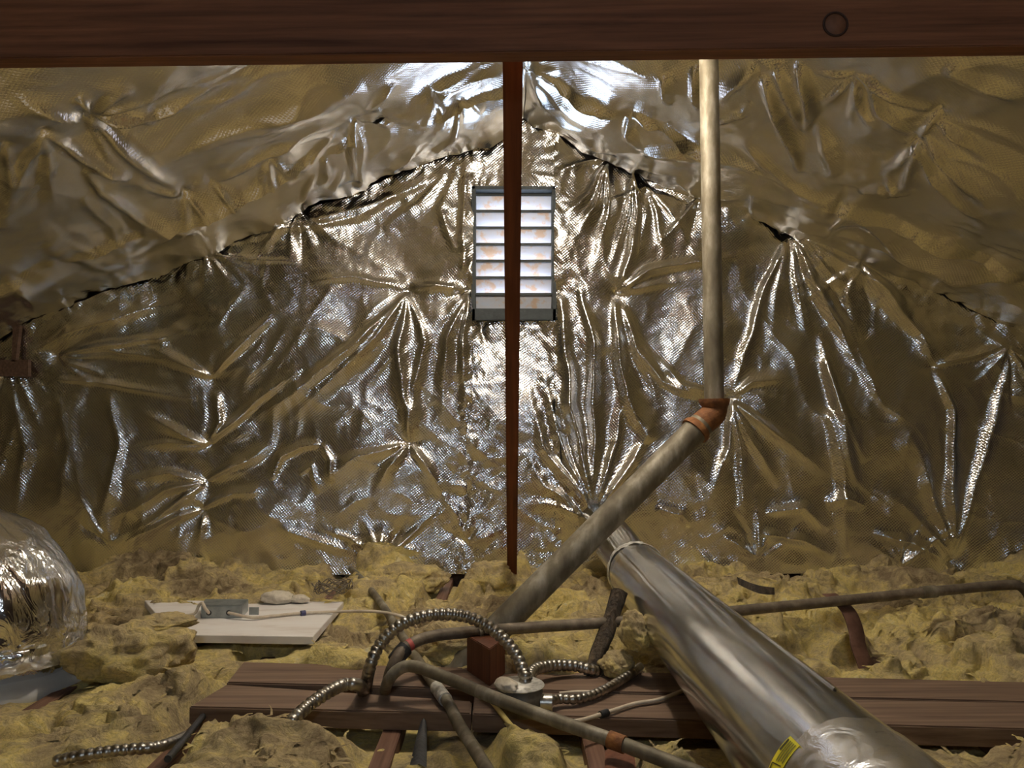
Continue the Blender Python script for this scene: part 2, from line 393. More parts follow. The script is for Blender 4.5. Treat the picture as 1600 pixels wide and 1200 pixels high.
# ================================================================== FOIL
class Folds:
    """height of a stapled, creased sheet as a sum of folds drawn in photograph coordinates"""
    def __init__(self): self.r = []; self.p = []
    def ridge(self, pts, amp, w0, w1=None, kind='fan', sharp=0.5):
        self.r.append((np.array(pts, float), amp, w0, w1 if w1 else w0, kind, sharp))
    def pinch(self, p, R, d): self.p.append((p, R, d))
    def fan(self, p, n, a0, a1, L0, L1, amp, w=9, seed=0):
        rg = random.Random(seed); self.pinch(p, 26, amp * 0.7)
        for i in range(n):
            a = math.radians(a0 + (a1 - a0) * (i + rg.uniform(0.2, 0.8)) / n); L = rg.uniform(L0, L1)
            b = a + rg.uniform(-0.15, 0.15)
            m = (p[0] + math.cos(a) * L * 0.5, p[1] + math.sin(a) * L * 0.5)
            self.ridge([p, m, (m[0] + math.cos(b) * L * 0.5, m[1] + math.sin(b) * L * 0.5)], amp * rg.uniform(0.6, 1.2) * rg.choice((1, 1, -0.8)), 3, w * rg.uniform(0.8, 1.7))
    def eval(self, X, Y):
        H = np.zeros_like(X)
        wx = X + 5 * perlin(X / 60, Y / 60, 2.2); wy = Y + 5 * perlin(X / 60, Y / 60, 7.7)
        for pts, amp, w0, w1, kind, sharp in self.r:
            m = 4 * max(w0, w1) + 10
            sel = (X > pts[:, 0].min() - m) & (X < pts[:, 0].max() + m) & (Y > pts[:, 1].min() - m) & (Y < pts[:, 1].max() + m)
            if not sel.any(): continue
            x = wx[sel]; y = wy[sel]
            best = np.full(x.shape, 1e9); bt = np.zeros_like(x); bs = np.ones_like(x)
            seg = np.linalg.norm(np.diff(pts, axis=0), axis=1); tot = seg.sum(); acc = 0
            for k in range(len(seg)):
                a, b = pts[k], pts[k + 1]; d = (b - a) / (seg[k] + 1e-9)
                t = np.clip((x - a[0]) * d[0] + (y - a[1]) * d[1], 0, seg[k])
                dx = x - a[0] - t * d[0]; dy = y - a[1] - t * d[1]
                q = np.hypot(dx, dy); s = np.sign(dx * d[1] - dy * d[0])
                u = q < best; best[u] = q[u]; bt[u] = ((acc + t) / tot)[u]; bs[u] = s[u]; acc += seg[k]
            w = w0 + (w1 - w0) * bt
            w = w * np.where(bs > 0, 1.0, 0.62)               # one steep and one gentle flank
            if kind == 'fan': A = np.clip(bt * 5, 0, 1) ** 0.7 * np.clip((1 - bt) * 1.6, 0, 1)
            elif kind == 'full': A = np.clip(bt * 8, 0, 1) * np.clip((1 - bt) * 8, 0, 1)
            else: A = np.sin(np.pi * np.clip(bt, 0, 1)) ** 0.6
            q = best / w
            prof = sharp * np.exp(-q * 1.3) + (1 - sharp) * np.exp(-q * q)
            H[sel] += amp * A * prof
        for p, R, d in self.p:
            q = np.hypot(X - p[0], Y - p[1]); H -= d * np.exp(-q / R)
        return H

# ---- wall folds (photograph pixels)
W = Folds()
R_ = W.ridge
# left sheet
R_([(490, 441), (560, 437), (610, 444), (640, 456)], 0.010, 8, 8, 'mid'); R_([(640, 456), (690, 452), (733, 458)], 0.010, 8, 8, 'mid')
R_([(640, 458), (560, 540), (450, 625), (335, 690)], 0.020, 6, 26)
R_([(640, 458), (590, 530), (520, 600), (430, 680)], 0.014, 5, 22)
R_([(640, 458), (628, 540), (634, 620), (645, 690)], 0.020, 5, 18, 'mid')
R_([(640, 458), (665, 540), (650, 610), (642, 690)], 0.012, 5, 13, 'mid')
R_([(735, 458), (700, 530), (690, 600), (700, 680)], 0.020, 5, 20)
R_([(735, 458), (722, 560), (726, 640), (733, 700)], 0.014, 6, 12)
R_([(640, 692), (606, 730), (585, 780)], 0.014, 4, 16); R_([(640, 692), (668, 730), (690, 768)], 0.015, 4, 14); R_([(640, 692), (640, 640), (620, 590)], 0.010, 4, 12)
R_([(640, 692), (560, 712), (500, 760)], 0.012, 4, 22)
W.pinch((640, 458), 18, 0.014); W.pinch((640, 692), 18, 0.016); W.pinch((735, 456), 16, 0.014)
R_([(95, 556), (175, 541), (255, 531), (335, 498)], 0.016, 4, 12); R_([(95, 558), (180, 548), (260, 560), (335, 592)], 0.014, 4, 13)
R_([(60, 550), (130, 520), (250, 480), (340, 470)], 0.014, 5, 18)
R_([(95, 590), (200, 605), (330, 628)], 0.010, 4, 12); W.pinch((95, 556), 20, 0.016)
R_([(335, 592), (250, 545), (180, 545)], 0.010, 4, 12); R_([(335, 592), (385, 540), (460, 480)], 0.012, 4, 16); R_([(335, 592), (290, 560), (240, 530)], 0.010, 4, 10)
W.pinch((335, 592), 22, 0.018)
R_([(333, 692), (380, 650), (440, 600), (500, 560)], 0.016, 5, 18); R_([(333, 692), (280, 670), (220, 640)], 0.014, 5, 14); R_([(333, 692), (270, 690), (200, 700)], 0.010, 5, 12)
R_([(333, 692), (350, 660), (345, 610)], 0.014, 5, 10, 'mid'); W.pinch((333, 692), 20, 0.020)
for a in ([(325, 752), (265, 765), (180, 810)], [(325, 752), (280, 790), (200, 835)], [(322, 795), (260, 815), (190, 850)], [(325, 752), (390, 720), (430, 690)], [(322, 795), (370, 770), (420, 765)], [(325, 800), (321, 830), (316, 865)], [(325, 752), (270, 740), (200, 750)]):
    R_(a, 0.015, 4, 13)
W.pinch((325, 752), 16, 0.016); W.pinch((322, 795), 14, 0.014)
R_([(430, 748), (440, 715), (470, 698), (505, 690)], 0.012, 7, 7, 'mid'); R_([(505, 690), (522, 715), (522, 755)], 0.012, 6, 6, 'mid'); R_([(470, 740), (490, 725), (500, 770)], 0.008, 6, 6, 'mid')
R_([(100, 620), (115, 700), (105, 800)], 0.010, 10, 14, 'mid'); R_([(175, 610), (195, 700), (165, 830)], 0.012, 10, 14, 'mid')
R_([(30, 600), (45, 700), (30, 820)], 0.010, 14, 14, 'mid')
R_([(330, 395), (420, 372), (560, 340), (700, 270)], 0.010, 8, 14, 'mid'); R_([(470, 350), (560, 330), (640, 300)], 0.006, 8, 8, 'mid')
R_([(715, 262), (690, 330), (712, 400)], 0.012, 10, 10, 'mid'); R_([(728, 262), (722, 340), (726, 440)], 0.014, 8, 8, 'mid'); R_([(700, 270), (660, 320), (600, 360)], 0.010, 8, 16, 'mid')
R_([(320, 400), (390, 412), (470, 415)], 0.006, 4, 4, 'mid')
for a in ([(540, 850), (600, 842), (660, 860)], [(440, 820), (520, 850), (560, 865)]): R_(a, 0.012, 10, 10, 'mid')
# right sheet
W.pinch((950, 256), 18, 0.014); W.pinch((988, 262), 16, 0.014); W.pinch((960, 462), 16, 0.022); W.pinch((872, 456), 14, 0.014)
R_([(950, 256), (915, 262), (872, 272)], 0.012, 4, 8, 'mid')
R_([(950, 258), (915, 310), (872, 352)], 0.018, 4, 12); R_([(950, 258), (925, 330), (885, 400)], 0.018, 4, 14); R_([(950, 258), (945, 340), (920, 430)], 0.018, 4, 14)
R_([(988, 264), (990, 340), (982, 400), (962, 460)], 0.022, 4, 13, 'mid'); R_([(988, 264), (975, 340), (945, 430)], 0.016, 4, 10)
R_([(985, 264), (1000, 320), (1010, 380)], 0.010, 4, 12)
R_([(960, 462), (1010, 428), (1080, 412), (1160, 402)], 0.020, 5, 15); R_([(960, 462), (1030, 445), (1100, 440)], 0.010, 5, 14)
R_([(872, 456), (882, 540), (890, 640), (912, 770)], 0.022, 8, 15, 'mid'); R_([(905, 452), (922, 540), (925, 650), (922, 780)], 0.022, 8, 14, 'mid')
R_([(958, 466), (962, 540), (975, 620), (1010, 690)], 0.024, 7, 18, 'mid'); R_([(970, 480), (1000, 560), (1030, 650)], 0.016, 6, 16)
for a in ([(918, 785), (850, 700), (822, 600)], [(918, 785), (870, 680), (845, 560)], [(922, 780), (895, 660), (880, 540)], [(928, 780), (960, 690), (975, 600)], [(935, 785), (985, 720), (1020, 640)], [(905, 800), (850, 760), (818, 700)], [(905, 800), (860, 790), (820, 780)]):
    R_(a, 0.017, 5, 13)
W.pinch((918, 792), 30, -0.02)
W.pinch((1226, 366), 20, 0.020)
R_([(1226, 366), (1190, 450), (1160, 540), (1135, 622)], 0.018, 5, 12, 'mid'); R_([(1226, 366), (1262, 440), (1310, 530), (1360, 620)], 0.024, 5, 17)
R_([(1230, 368), (1300, 412), (1370, 462), (1430, 520), (1450, 572)], 0.024, 5, 20, 'mid'); R_([(1230, 368), (1330, 410), (1440, 455), (1540, 500)], 0.014, 5, 14)
R_([(1224, 370), (1205, 470), (1195, 560)], 0.012, 4, 18); R_([(1228, 372), (1240, 470), (1265, 560)], 0.012, 4, 16)
R_([(1275, 520), (1292, 600), (1310, 690), (1330, 780)], 0.020, 10, 16, 'mid'); R_([(1282, 560), (1300, 640), (1345, 720)], 0.014, 8, 14, 'mid')
R_([(1285, 640), (1305, 720), (1312, 800), (1322, 868)], 0.020, 9, 15, 'mid'); R_([(1285, 782), (1310, 775), (1345, 790)], 0.018, 12, 10, 'mid')
R_([(1452, 575), (1475, 640), (1478, 740), (1480, 870)], 0.022, 7, 11, 'mid'); R_([(1560, 545), (1545, 660), (1510, 780), (1480, 872)], 0.018, 14, 7, 'mid')
R_([(1450, 574), (1500, 560), (1560, 542)], 0.016, 6, 8, 'mid'); R_([(1480, 872), (1440, 740), (1380, 620)], 0.014, 4, 22); R_([(1480, 872), (1420, 800), (1360, 760)], 0.012, 4, 20)
W.pinch((1450, 574), 16, 0.014); W.pinch((1480, 876), 20, 0.018); W.pinch((1137, 624), 18, 0.022)
for a in ([(1137, 626), (1165, 690), (1215, 770)], [(1137, 626), (1130, 700), (1100, 790)], [(1137, 626), (1200, 680), (1290, 740)], [(1137, 622), (1170, 600), (1230, 590)], [(1130, 622), (1060, 600), (1005, 540)], [(1137, 626), (1150, 720), (1160, 830)]):
    R_(a, 0.018, 4, 16)
R_([(1000, 545), (1030, 600), (1090, 620)], 0.016, 9, 9, 'mid'); R_([(1020, 790), (1060, 800), (1070, 820)], 0.014, 8, 8, 'mid')
R_([(1180, 830), (1250, 845), (1300, 870)], 0.014, 9, 12, 'mid'); R_([(1190, 800), (1250, 790), (1290, 830)], 0.012, 9, 12, 'mid'); R_([(1360, 830), (1420, 845), (1470, 880)], 0.014, 8, 12, 'mid')
for i, p in enumerate([(20, 560), (328, 394), (472, 332), (1010, 290), (1090, 310), (1330, 412), (1560, 545), (735, 850), (600, 868), (1180, 868), (1400, 880), (180, 845)]):
    W.fan(p, 6, 20, 160, 50, 140, 0.010, 9, i) if p[1] < 700 else W.fan(p, 5, 200, 340, 40, 120, 0.010, 9, i)
W.fan((735, 456), 5, 60, 200, 60, 150, 0.010, 9, 40); W.fan((1226, 366), 5, 10, 60, 120, 260, 0.010, 11, 41); W.fan((95, 556), 5, -40, 50, 80, 200, 0.008, 9, 42)

def creases(a, b, seed):
    """sparse sharp creases running in drifting directions"""
    u = a + 0.12 * fbm(a * 2, b * 2, 5.0 + seed, 2); v = b + 0.12 * fbm(a * 2, b * 2, 15.0 + seed, 2)
    m = np.clip(0.5 + 1.2 * perlin(a * 1.7, b * 1.7, 9.0 + seed), 0, 1)
    c = 0.010 * m * (1 - np.abs(perlin(u * 3.2 + v * 1.4 + seed, v * 1.5 - u * 0.7, 3.0))) ** 7
    m2 = np.clip(0.4 + 1.3 * perlin(a * 2.1, b * 2.1, 29.0 + seed), 0, 1)
    c += 0.007 * m2 * (1 - np.abs(perlin(u * 2.2 - v * 3.4, u * 3.0 + v * 2.6 + seed, 13.0))) ** 8
    c += 0.0035 * m * (1 - np.abs(perlin(u * 8, v * 6 + seed, 23.0))) ** 5
    return c
def wall_sheet(name, px0, px1, label, zlo=None, zhi=None, gap=0.012, off=0.0, step=0.0065, seed=0.0):
    x0 = at_y(px0, 600, WY)[0]; x1 = at_y(px1, 600, WY)[0]
    nu = int((x1 - x0) / step) + 1
    zb = 0.02 if zlo is None else zlo
    zmax = RZ if zhi is None else zhi
    nv = int((zmax - zb) / step) + 1
    xs = np.linspace(x0, x1, nu)
    top = (roof_z(xs) - 0.008 - gap * np.clip(0.35 + 1.6 * perlin(xs * 2.6, 0.5 + seed, 0.2), 0, 1)) if zhi is None else np.full(nu, zhi)
    top = np.minimum(top, roof_z(xs) - 0.012)
    v = np.linspace(0, 1, nv)
    X = np.repeat(xs[:, None], nv, 1); Z = zb + (top[:, None] - zb) * v[None, :]
    P = np.stack([X, np.full_like(X, WY), Z], -1)
    q = project(P)
    H = W.eval(q[..., 0], q[..., 1])
    H += 0.024 * fbm(X * 1.9 + seed, Z * 1.7, 1.3, 2) + 0.0022 * fbm(X * 7 + seed, Z * 5, 4.2, 3)
    # crumple: cellular creases, stronger near the edges of the sheet
    cr = np.abs(perlin(X * 11 + seed, Z * 9, 8.1)) + 0.5 * np.abs(perlin(X * 25, Z * 22, 3.3))
    edge = np.exp(-np.minimum(np.minimum(X - x0, x1 - X), top[:, None] - Z) / 0.09)
    H += (0.0012 + 0.009 * edge) * cr
    H = 1.6 * H + creases(X, Z, seed)
    P[..., 1] = WY - 0.035 - off - 0.13 * np.tanh(H / 0.13)
    P[..., 1] = np.minimum(P[..., 1], WY + 0.04)
    P[..., 0] += 0.006 * perlin(Z * 9, X * 0 + seed, 0.4) * np.exp(-np.minimum(X - x0, x1 - X) / 0.03)
    uv = np.stack([X, Z], -1)
    o = link(name, grid_mesh(name, P, uv), 'foil')
    origin_to(o, ((x0 + x1) / 2, WY - 0.03, zb))
    return tag(o, label, 'foil sheet', 'foil sheets on the gable wall')
wall_sheet('foil_sheet', -420, 739, 'large creased silver foil sheet on gable wall left of the vent', seed=0, gap=0.022)
wall_sheet('foil_sheet', 866, 2020, 'large deeply folded silver foil sheet on gable wall right of the vent', seed=30, off=0.004)
wall_sheet('foil_sheet', 731, 874, 'small crinkled foil strip directly above the louvred vent', zlo=float(VZ1) - 0.005, off=-0.008, seed=60)
wall_sheet('foil_sheet', 731, 874, 'narrow bright foil strip hanging directly below the louvred vent', zhi=float(VZ0) + 0.005, off=-0.008, seed=90)

# ---- roof folds (photograph pixels)
L = Folds(); R_ = L.ridge
L.pinch((133, 170), 16, 0.022); L.pinch((65, 196), 16, 0.016); L.pinch((283, 286), 14, 0.02); L.pinch((325, 268), 12, 0.014); L.pinch((5, 215), 14, 0.014)
R_([(133, 170), (190, 175), (240, 188)], 0.020, 8, 8, 'mid'); R_([(150, 172), (240, 170), (330, 130), (420, 105)], 0.024, 5, 24)
R_([(133, 170), (70, 150), (0, 120)], 0.022, 5, 20); R_([(133, 168), (125, 140), (110, 125)], 0.018, 5, 9, 'mid'); R_([(133, 168), (160, 135), (200, 110)], 0.014, 5, 14); R_([(133, 168), (210, 140), (290, 110)], 0.012, 5, 12)
R_([(135, 175), (175, 215), (230, 255), (283, 286)], 0.026, 10, 14, 'mid'); R_([(133, 178), (160, 230), (200, 262)], 0.014, 5, 10)
R_([(65, 198), (120, 235), (195, 264)], 0.018, 5, 12, 'mid'); R_([(130, 255), (150, 285), (220, 325), (285, 345)], 0.020, 8, 12, 'mid'); R_([(130, 252), (165, 254), (200, 264)], 0.012, 6, 6, 'mid')
R_([(283, 286), (240, 282), (180, 262)], 0.014, 5, 10); R_([(283, 288), (275, 320), (280, 345)], 0.010, 4, 8); R_([(283, 288), (310, 310), (325, 330)], 0.012, 4, 8)
R_([(65, 198), (30, 260), (10, 330)], 0.014, 6, 24); R_([(65, 198), (70, 260), (85, 330)], 0.012, 6, 24); R_([(5, 215), (10, 280), (0, 360)], 0.012, 5, 20)
R_([(325, 270), (350, 290), (372, 320)], 0.016, 4, 9); R_([(325, 268), (400, 235), (460, 210), (515, 195)], 0.012, 5, 8, 'mid')
L.pinch((415, 236), 12, 0.014); R_([(415, 238), (414, 262), (412, 288)], 0.016, 4, 9); R_([(415, 238), (395, 270), (370, 280)], 0.010, 4, 9); R_([(415, 238), (440, 250), (480, 250)], 0.014, 5, 12)
R_([(515, 192), (500, 215), (470, 250), (440, 250)], 0.012, 6, 10, 'mid'); L.pinch((552, 184), 12, 0.016)
R_([(552, 186), (543, 225), (545, 268)], 0.022, 5, 8, 'mid'); R_([(554, 186), (562, 220), (550, 265)], 0.012, 5, 7, 'mid'); R_([(552, 184), (600, 185), (640, 165), (672, 130)], 0.016, 6, 12, 'mid')
R_([(570, 160), (590, 130), (608, 108)], 0.016, 6, 9, 'mid'); R_([(400, 240), (480, 190), (540, 165)], 0.012, 10, 14, 'mid'); R_([(380, 180), (480, 150), (560, 110)], 0.014, 14, 22, 'mid'); R_([(300, 220), (400, 190), (500, 140)], 0.012, 14, 20, 'mid')
L.pinch((673, 130), 12, 0.016); L.pinch((712, 142), 10, 0.016)
R_([(673, 131), (655, 160), (640, 185)], 0.018, 5, 12); R_([(673, 131), (680, 150), (672, 172)], 0.012, 4, 8); R_([(712, 142), (690, 165), (675, 195)], 0.018, 4, 8); R_([(714, 150), (695, 200), (665, 240)], 0.018, 4, 8, 'mid'); R_([(712, 142), (730, 148), (748, 160)], 0.014, 5, 8, 'mid')
for a in ([(490, 262), (475, 285), (462, 315)], [(528, 250), (515, 272), (505, 300)], [(555, 248), (558, 265), (552, 280)], [(645, 215), (625, 240), (600, 262)], [(500, 240), (505, 260), (495, 280)]): R_(a, 0.016, 5, 9, 'mid')
R_([(673, 128), (720, 110), (770, 95)], 0.010, 5, 8, 'mid'); R_([(640, 150), (700, 110), (740, 90)], 0.010, 8, 12, 'mid'); R_([(730, 225), (760, 205), (790, 195)], 0.014, 6, 6, 'mid')
R_([(120, 300), (170, 340), (175, 380)], 0.012, 12, 14, 'mid'); R_([(190, 320), (240, 345), (320, 350)], 0.014, 12, 14, 'mid'); R_([(60, 380), (140, 400), (230, 390)], 0.012, 16, 16, 'mid'); R_([(0, 420), (40, 450), (60, 490)], 0.014, 12, 14, 'mid')
Rr = Folds(); R_ = Rr.ridge
Rr.pinch((990, 168), 12, 0.014); R_([(830, 95), (890, 130), (950, 155), (992, 168)], 0.014, 6, 10, 'mid'); R_([(820, 100), (850, 150), (900, 195), (950, 220)], 0.014, 8, 18, 'mid'); R_([(840, 120), (900, 170), (960, 200)], 0.010, 6, 12, 'mid')
R_([(992, 168), (984, 195), (1004, 220)], 0.022, 6, 6, 'mid'); R_([(1004, 222), (1060, 232), (1110, 240)], 0.024, 7, 10, 'mid'); R_([(992, 168), (1020, 185), (1035, 204)], 0.012, 5, 6, 'mid'); R_([(1035, 204), (1120, 215), (1220, 255), (1320, 300)], 0.022, 6, 10, 'mid')
R_([(1035, 206), (1100, 212), (1170, 240)], 0.010, 5, 9, 'mid'); R_([(1165, 200), (1200, 230), (1240, 262)], 0.014, 7, 9, 'mid')
R_([(1045, 98), (1048, 122), (1055, 140)], 0.022, 8, 6, 'mid'); R_([(1090, 95), (1092, 130), (1098, 150)], 0.018, 7, 6, 'mid'); R_([(1130, 140), (1150, 120), (1190, 100)], 0.016, 8, 12, 'mid'); R_([(1120, 170), (1165, 160), (1180, 140)], 0.012, 8, 8, 'mid')
R_([(1198, 112), (1222, 165), (1245, 215), (1258, 250)], 0.028, 9, 9, 'mid'); R_([(1215, 100), (1240, 150), (1255, 190)], 0.016, 6, 8, 'mid'); R_([(1245, 95), (1268, 140), (1270, 170), (1260, 195)], 0.028, 9, 7, 'mid')
Rr.pinch((1335, 120), 12, 0.016); R_([(1270, 105), (1335, 118), (1400, 150), (1460, 175)], 0.014, 6, 8, 'mid')
for a in ([(1335, 122), (1305, 145), (1290, 160)], [(1335, 122), (1345, 160), (1375, 195)], [(1335, 122), (1335, 155), (1330, 190)], [(1355, 130), (1380, 170), (1430, 210)]): R_(a, 0.016, 4, 10)
Rr.pinch((1434, 218), 12, 0.02); Rr.pinch((1465, 176), 12, 0.014); R_([(1434, 216), (1450, 198), (1468, 178)], 0.014, 5, 6, 'mid')
for a in ([(1434, 218), (1460, 260), (1520, 310), (1570, 340)], [(1445, 210), (1480, 245), (1530, 280), (1560, 310)], [(1460, 190), (1510, 215), (1560, 250)], [(1434, 218), (1437, 240), (1440, 255)], [(1434, 220), (1410, 245), (1380, 260)], [(1434, 222), (1420, 275), (1370, 290)]): R_(a, 0.020, 4, 13)
R_([(1390, 265), (1405, 285), (1425, 295)], 0.016, 6, 6, 'mid'); R_([(1350, 285), (1380, 280), (1395, 300)], 0.014, 6, 7, 'mid'); Rr.pinch((1322, 300), 12, 0.014)
R_([(1322, 302), (1325, 330), (1290, 355)], 0.014, 5, 7, 'mid'); R_([(1322, 302), (1400, 345), (1500, 380), (1600, 430)], 0.022, 6, 16); R_([(1350, 340), (1410, 385), (1500, 420), (1600, 430)], 0.024, 10, 16, 'mid'); R_([(1240, 345), (1330, 360), (1430, 400), (1560, 450)], 0.012, 7, 14, 'mid')
R_([(870, 205), (930, 230), (1000, 255)], 0.010, 7, 9, 'mid'); R_([(1060, 270), (1100, 290), (1170, 305)], 0.016, 7, 9, 'mid'); R_([(1170, 335), (1200, 335), (1228, 355)], 0.016, 8, 6, 'mid')
R_([(1280, 180), (1300, 230), (1310, 260)], 0.012, 10, 12, 'mid'); R_([(1480, 100), (1540, 130), (1600, 150)], 0.014, 14, 14, 'mid'); R_([(1440, 460), (1500, 490), (1600, 520)], 0.014, 9, 12, 'mid')

def roof_sheet(name, side, y0, y1, label, folds, step=0.0075, low0=0.0, low1=0.0, seed=0.0, wave0=0.0, wave1=0.0, detail=True):
    Lx = HALF
    nu = int(Lx / step) + 1; nv = int((y1 - y0) / step) + 1
    s = np.linspace(0, Lx, nu); yv = np.linspace(y0, y1, nv)
    S, Yv = np.meshgrid(s, yv, indexing='ij')
    X = RX + side * S
    Z = RZ - PITCHR * S - 0.006
    P = np.stack([X, Yv, Z], -1)
    nrm = np.array([-side * PITCHR, 0, -1.0]) / math.hypot(1, PITCHR)     # into the attic
    H = np.zeros_like(X)
    if detail:
        q = project(P); H += folds.eval(q[..., 0], q[..., 1])
    # sags between rafters (24 inch centres), held up at each rafter line
    bay = np.abs(np.sin(np.pi * (Yv - 2.03) / 0.61))
    H += 0.022 * bay * (0.7 + 0.6 * perlin(X * 1.7 + seed, Yv * 0.8, 5.5))
    H += 0.02 * fbm(X * 2.1 + seed, Yv * 2.1, 6.3, 2) + 0.002 * fbm(X * 8 + seed, Yv * 6, 2.2, 3)
    H += 0.0012 * (np.abs(perlin(X * 12, Yv * 11, 8.8)) + 0.5 * np.abs(perlin(X * 28, Yv * 24, 1.8)))
    t = (Yv - y0) / (y1 - y0)
    H += low0 * np.exp(-(Yv - y0) / 0.10) * (1 + wave0 * perlin(X * 6 + seed, 0.3, 0.7)) + low1 * np.exp(-(y1 - Yv) / 0.10) * (1 + wave1 * perlin(X * 6 + seed, 4.3, 0.7))
    e = np.exp(-(y1 - Yv) / 0.06); H += 0.009 * e * np.abs(perlin(X * 16 + seed, 2.0, 0.1))
    H *= np.clip(S / 0.05, 0.25, 1)
    H = 1.6 * H + creases(X, Yv, seed) * np.clip(S / 0.05, 0.25, 1) if detail else H
    H = 0.15 * np.tanh(H / 0.15)
    P = P + H[..., None] * nrm
    P[..., 1] += 0.012 * perlin(X * 5 + seed, 0.2, 3.0) * np.exp(-(y1 - Yv) / 0.05)
    o = link(name, grid_mesh(name, P, np.stack([S, Yv], -1)), 'foil_roof')
    origin_to(o, (RX + side * Lx / 2, (y0 + y1) / 2, RZ - PITCHR * Lx / 2))
    return tag(o, label, 'foil sheet', 'foil sheets under the roof')
roof_sheet('foil_sheet', -1, 2.62, 3.135, 'silver foil strip under left roof slope next to the gable wall', L, low1=0.012, wave1=1.5, seed=3)
roof_sheet('foil_sheet', -1, 0.9, 2.68, 'golden reflecting foil sheet under left roof slope nearer the beam', L, low1=0.030, wave1=1.6, seed=13)
roof_sheet('foil_sheet', 1, 2.62, 3.15, 'silver foil strip under right roof slope next to the gable wall', Rr, low1=0.003, wave1=1.0, seed=23)
roof_sheet('foil_sheet', 1, 0.9, 2.68, 'crumpled golden foil sheet under right roof slope nearer the beam', Rr, low1=0.026, wave1=1.6, seed=33)

# ================================================================== INSULATION
BOARD_Z = 0.072
def wool_height(X, Y):
    z = 0.060 + 0.03 * fbm(X * 1.6, Y * 1.6, 0.5, 2)
    wx = X + 0.07 * fbm(X * 4, Y * 4, 9.0, 4); wy = Y + 0.07 * fbm(X * 4, Y * 4, 14.0, 4)
    b1 = np.abs(perlin(wx * 3.6, wy * 4.6, 2.0)); b2 = np.abs(fbm(wx * 9, wy * 12, 5.0, 2)); b3 = fbm(wx * 26, wy * 34, 7.0, 3)
    # torn layers: terraces with a steep broken rim
    t = 2.6 * fbm(wx * 3.0, wy * 3.4, 11.0, 3) + 6.0; k = np.floor(t); f = t - k
    ter = k + np.clip((f - 0.72) / 0.28, 0, 1) ** 0.8
    z += 0.10 * (b1 - 0.25) + 0.026 * (b2 - 0.3) + 0.011 * b3 + 0.034 * (ter - 6.0) + 0.004 * fbm(wx * 70, wy * 90, 3.0, 2)
    def pull(mask, level, k=1.0):
        nonlocal z
        z = z * (1 - mask) + (level + (z - 0.06) * (1 - k)) * mask
    def sm(t): t = np.clip(t, 0, 1); return t * t * (3 - 2 * t)
    # the boards laid across the joists: wool pressed below them
    yc = 1.675 - 0.078 * X
    inb = sm((0.195 - np.abs(Y - yc - 0.02)) / 0.045) * sm((X + 0.73 - 0.25 * (Y - yc)) / 0.05)
    pull(inb, -0.03, 0.9)
    # wool in front of the boards
    fr = sm((yc - 0.15 - Y) / 0.06)
    z = z * (1 - fr) + (z * 0.6 + 0.030 + 0.03 * sm((X - 0.3) / 0.3)) * fr
    z = z + 0.05 * np.exp(-(((X + 0.44) / 0.10) ** 2 + ((Y - 1.50) / 0.06) ** 2))
    # white board
    bx0, bx1 = at_z(225, 938, BOARD_Z)[0], at_z(537, 940, BOARD_Z)[0]
    ib = sm((X - bx0 + 0.02) / 0.05) * sm((bx1 + 0.03 - X) / 0.05) * sm((Y - 1.93) / 0.06) * sm((2.47 - Y) / 0.05)
    pull(ib, 0.038, 0.85)
    # bare stretches of joist
    for jx, ya, yb, wd in ((JX[6], 2.70, 3.2, 0.04), (JX[6], 2.02, 2.14, 0.05), (JX[6], 1.30, 1.58, 0.035), (JX[7], 2.62, 3.2, 0.04), (JX[7], 2.2, 2.4, 0.05), (JX[7], 1.2, 1.52, 0.04), (JX[8], 1.2, 1.5, 0.05)):
        m = sm((wd + 0.035 - np.abs(X - jx)) / 0.04) * sm((Y - ya) / 0.06 + 0.5) * sm((yb - Y) / 0.06 + 0.5)
        pull(m, -0.012, 0.8)
    # hollow around the wooden stub and stick, and the hanger
    for (cx, cy, r, lv) in ((at_z(1345, 1025, 0.03)[0], at_z(1345, 1025, 0.03)[1], 0.07, -0.03), (at_z(930, 1035, 0.02)[0], at_z(930, 1035, 0.02)[1] , 0.10, -0.02), (-1.22, 1.92, 0.235, 0.0), *[(at_z(a, b, 0.03)[0], at_z(a, b, 0.03)[1], 0.045, 0.005) for a, b in ((655, 1150), (655, 1180), (716, 1130), (730, 1152), (745, 1175), (760, 1200), (775, 1225))]):
        m = sm(1.6 - np.hypot(X - cx, (Y - cy)) / r); pull(m, lv, 0.8)
    # under the steel duct
    m = sm((0.12 - np.abs(X - 0.405)) / 0.06) * sm((2.9 - Y) / 0.2)
    z = np.where(m > 0, np.minimum(z, z * (1 - m) + 0.02 * m), z)
    return z
def wool_field(name, x0, x1, y0, y1, step, over=True):
    nx = int((x1 - x0) / step) + 1; ny = int((y1 - y0) / step) + 1
    X, Y = np.meshgrid(np.linspace(x0, x1, nx), np.linspace(y0, y1, ny), indexing='ij')
    Z = wool_height(X, Y)
    P = np.stack([X, Y, Z], -1)
    if over:
        k = np.clip(Z / 0.08, 0, 1.3)
        P[..., 0] += 0.028 * k * fbm(X * 9, Y * 9, 21.0, 4); P[..., 1] += 0.032 * k * fbm(X * 9, Y * 9, 31.0, 4) - 0.02 * k
    return grid_mesh(name, P)
w = link('insulation_wool', wool_field('insulation_wool', -2.1, 2.2, 0.95, 3.19, 0.0062), 'wool')
tag(w, 'lumpy yellow glass wool insulation spread between the joists', 'insulation', kind='stuff')
w2 = link('insulation_wool', wool_field('insulation_wool', -3.7, 3.7, REAR + 0.06, 0.97, 0.05, False), 'wool')
tag(w2, 'yellow glass wool insulation on the floor behind the viewer', 'insulation', kind='stuff')
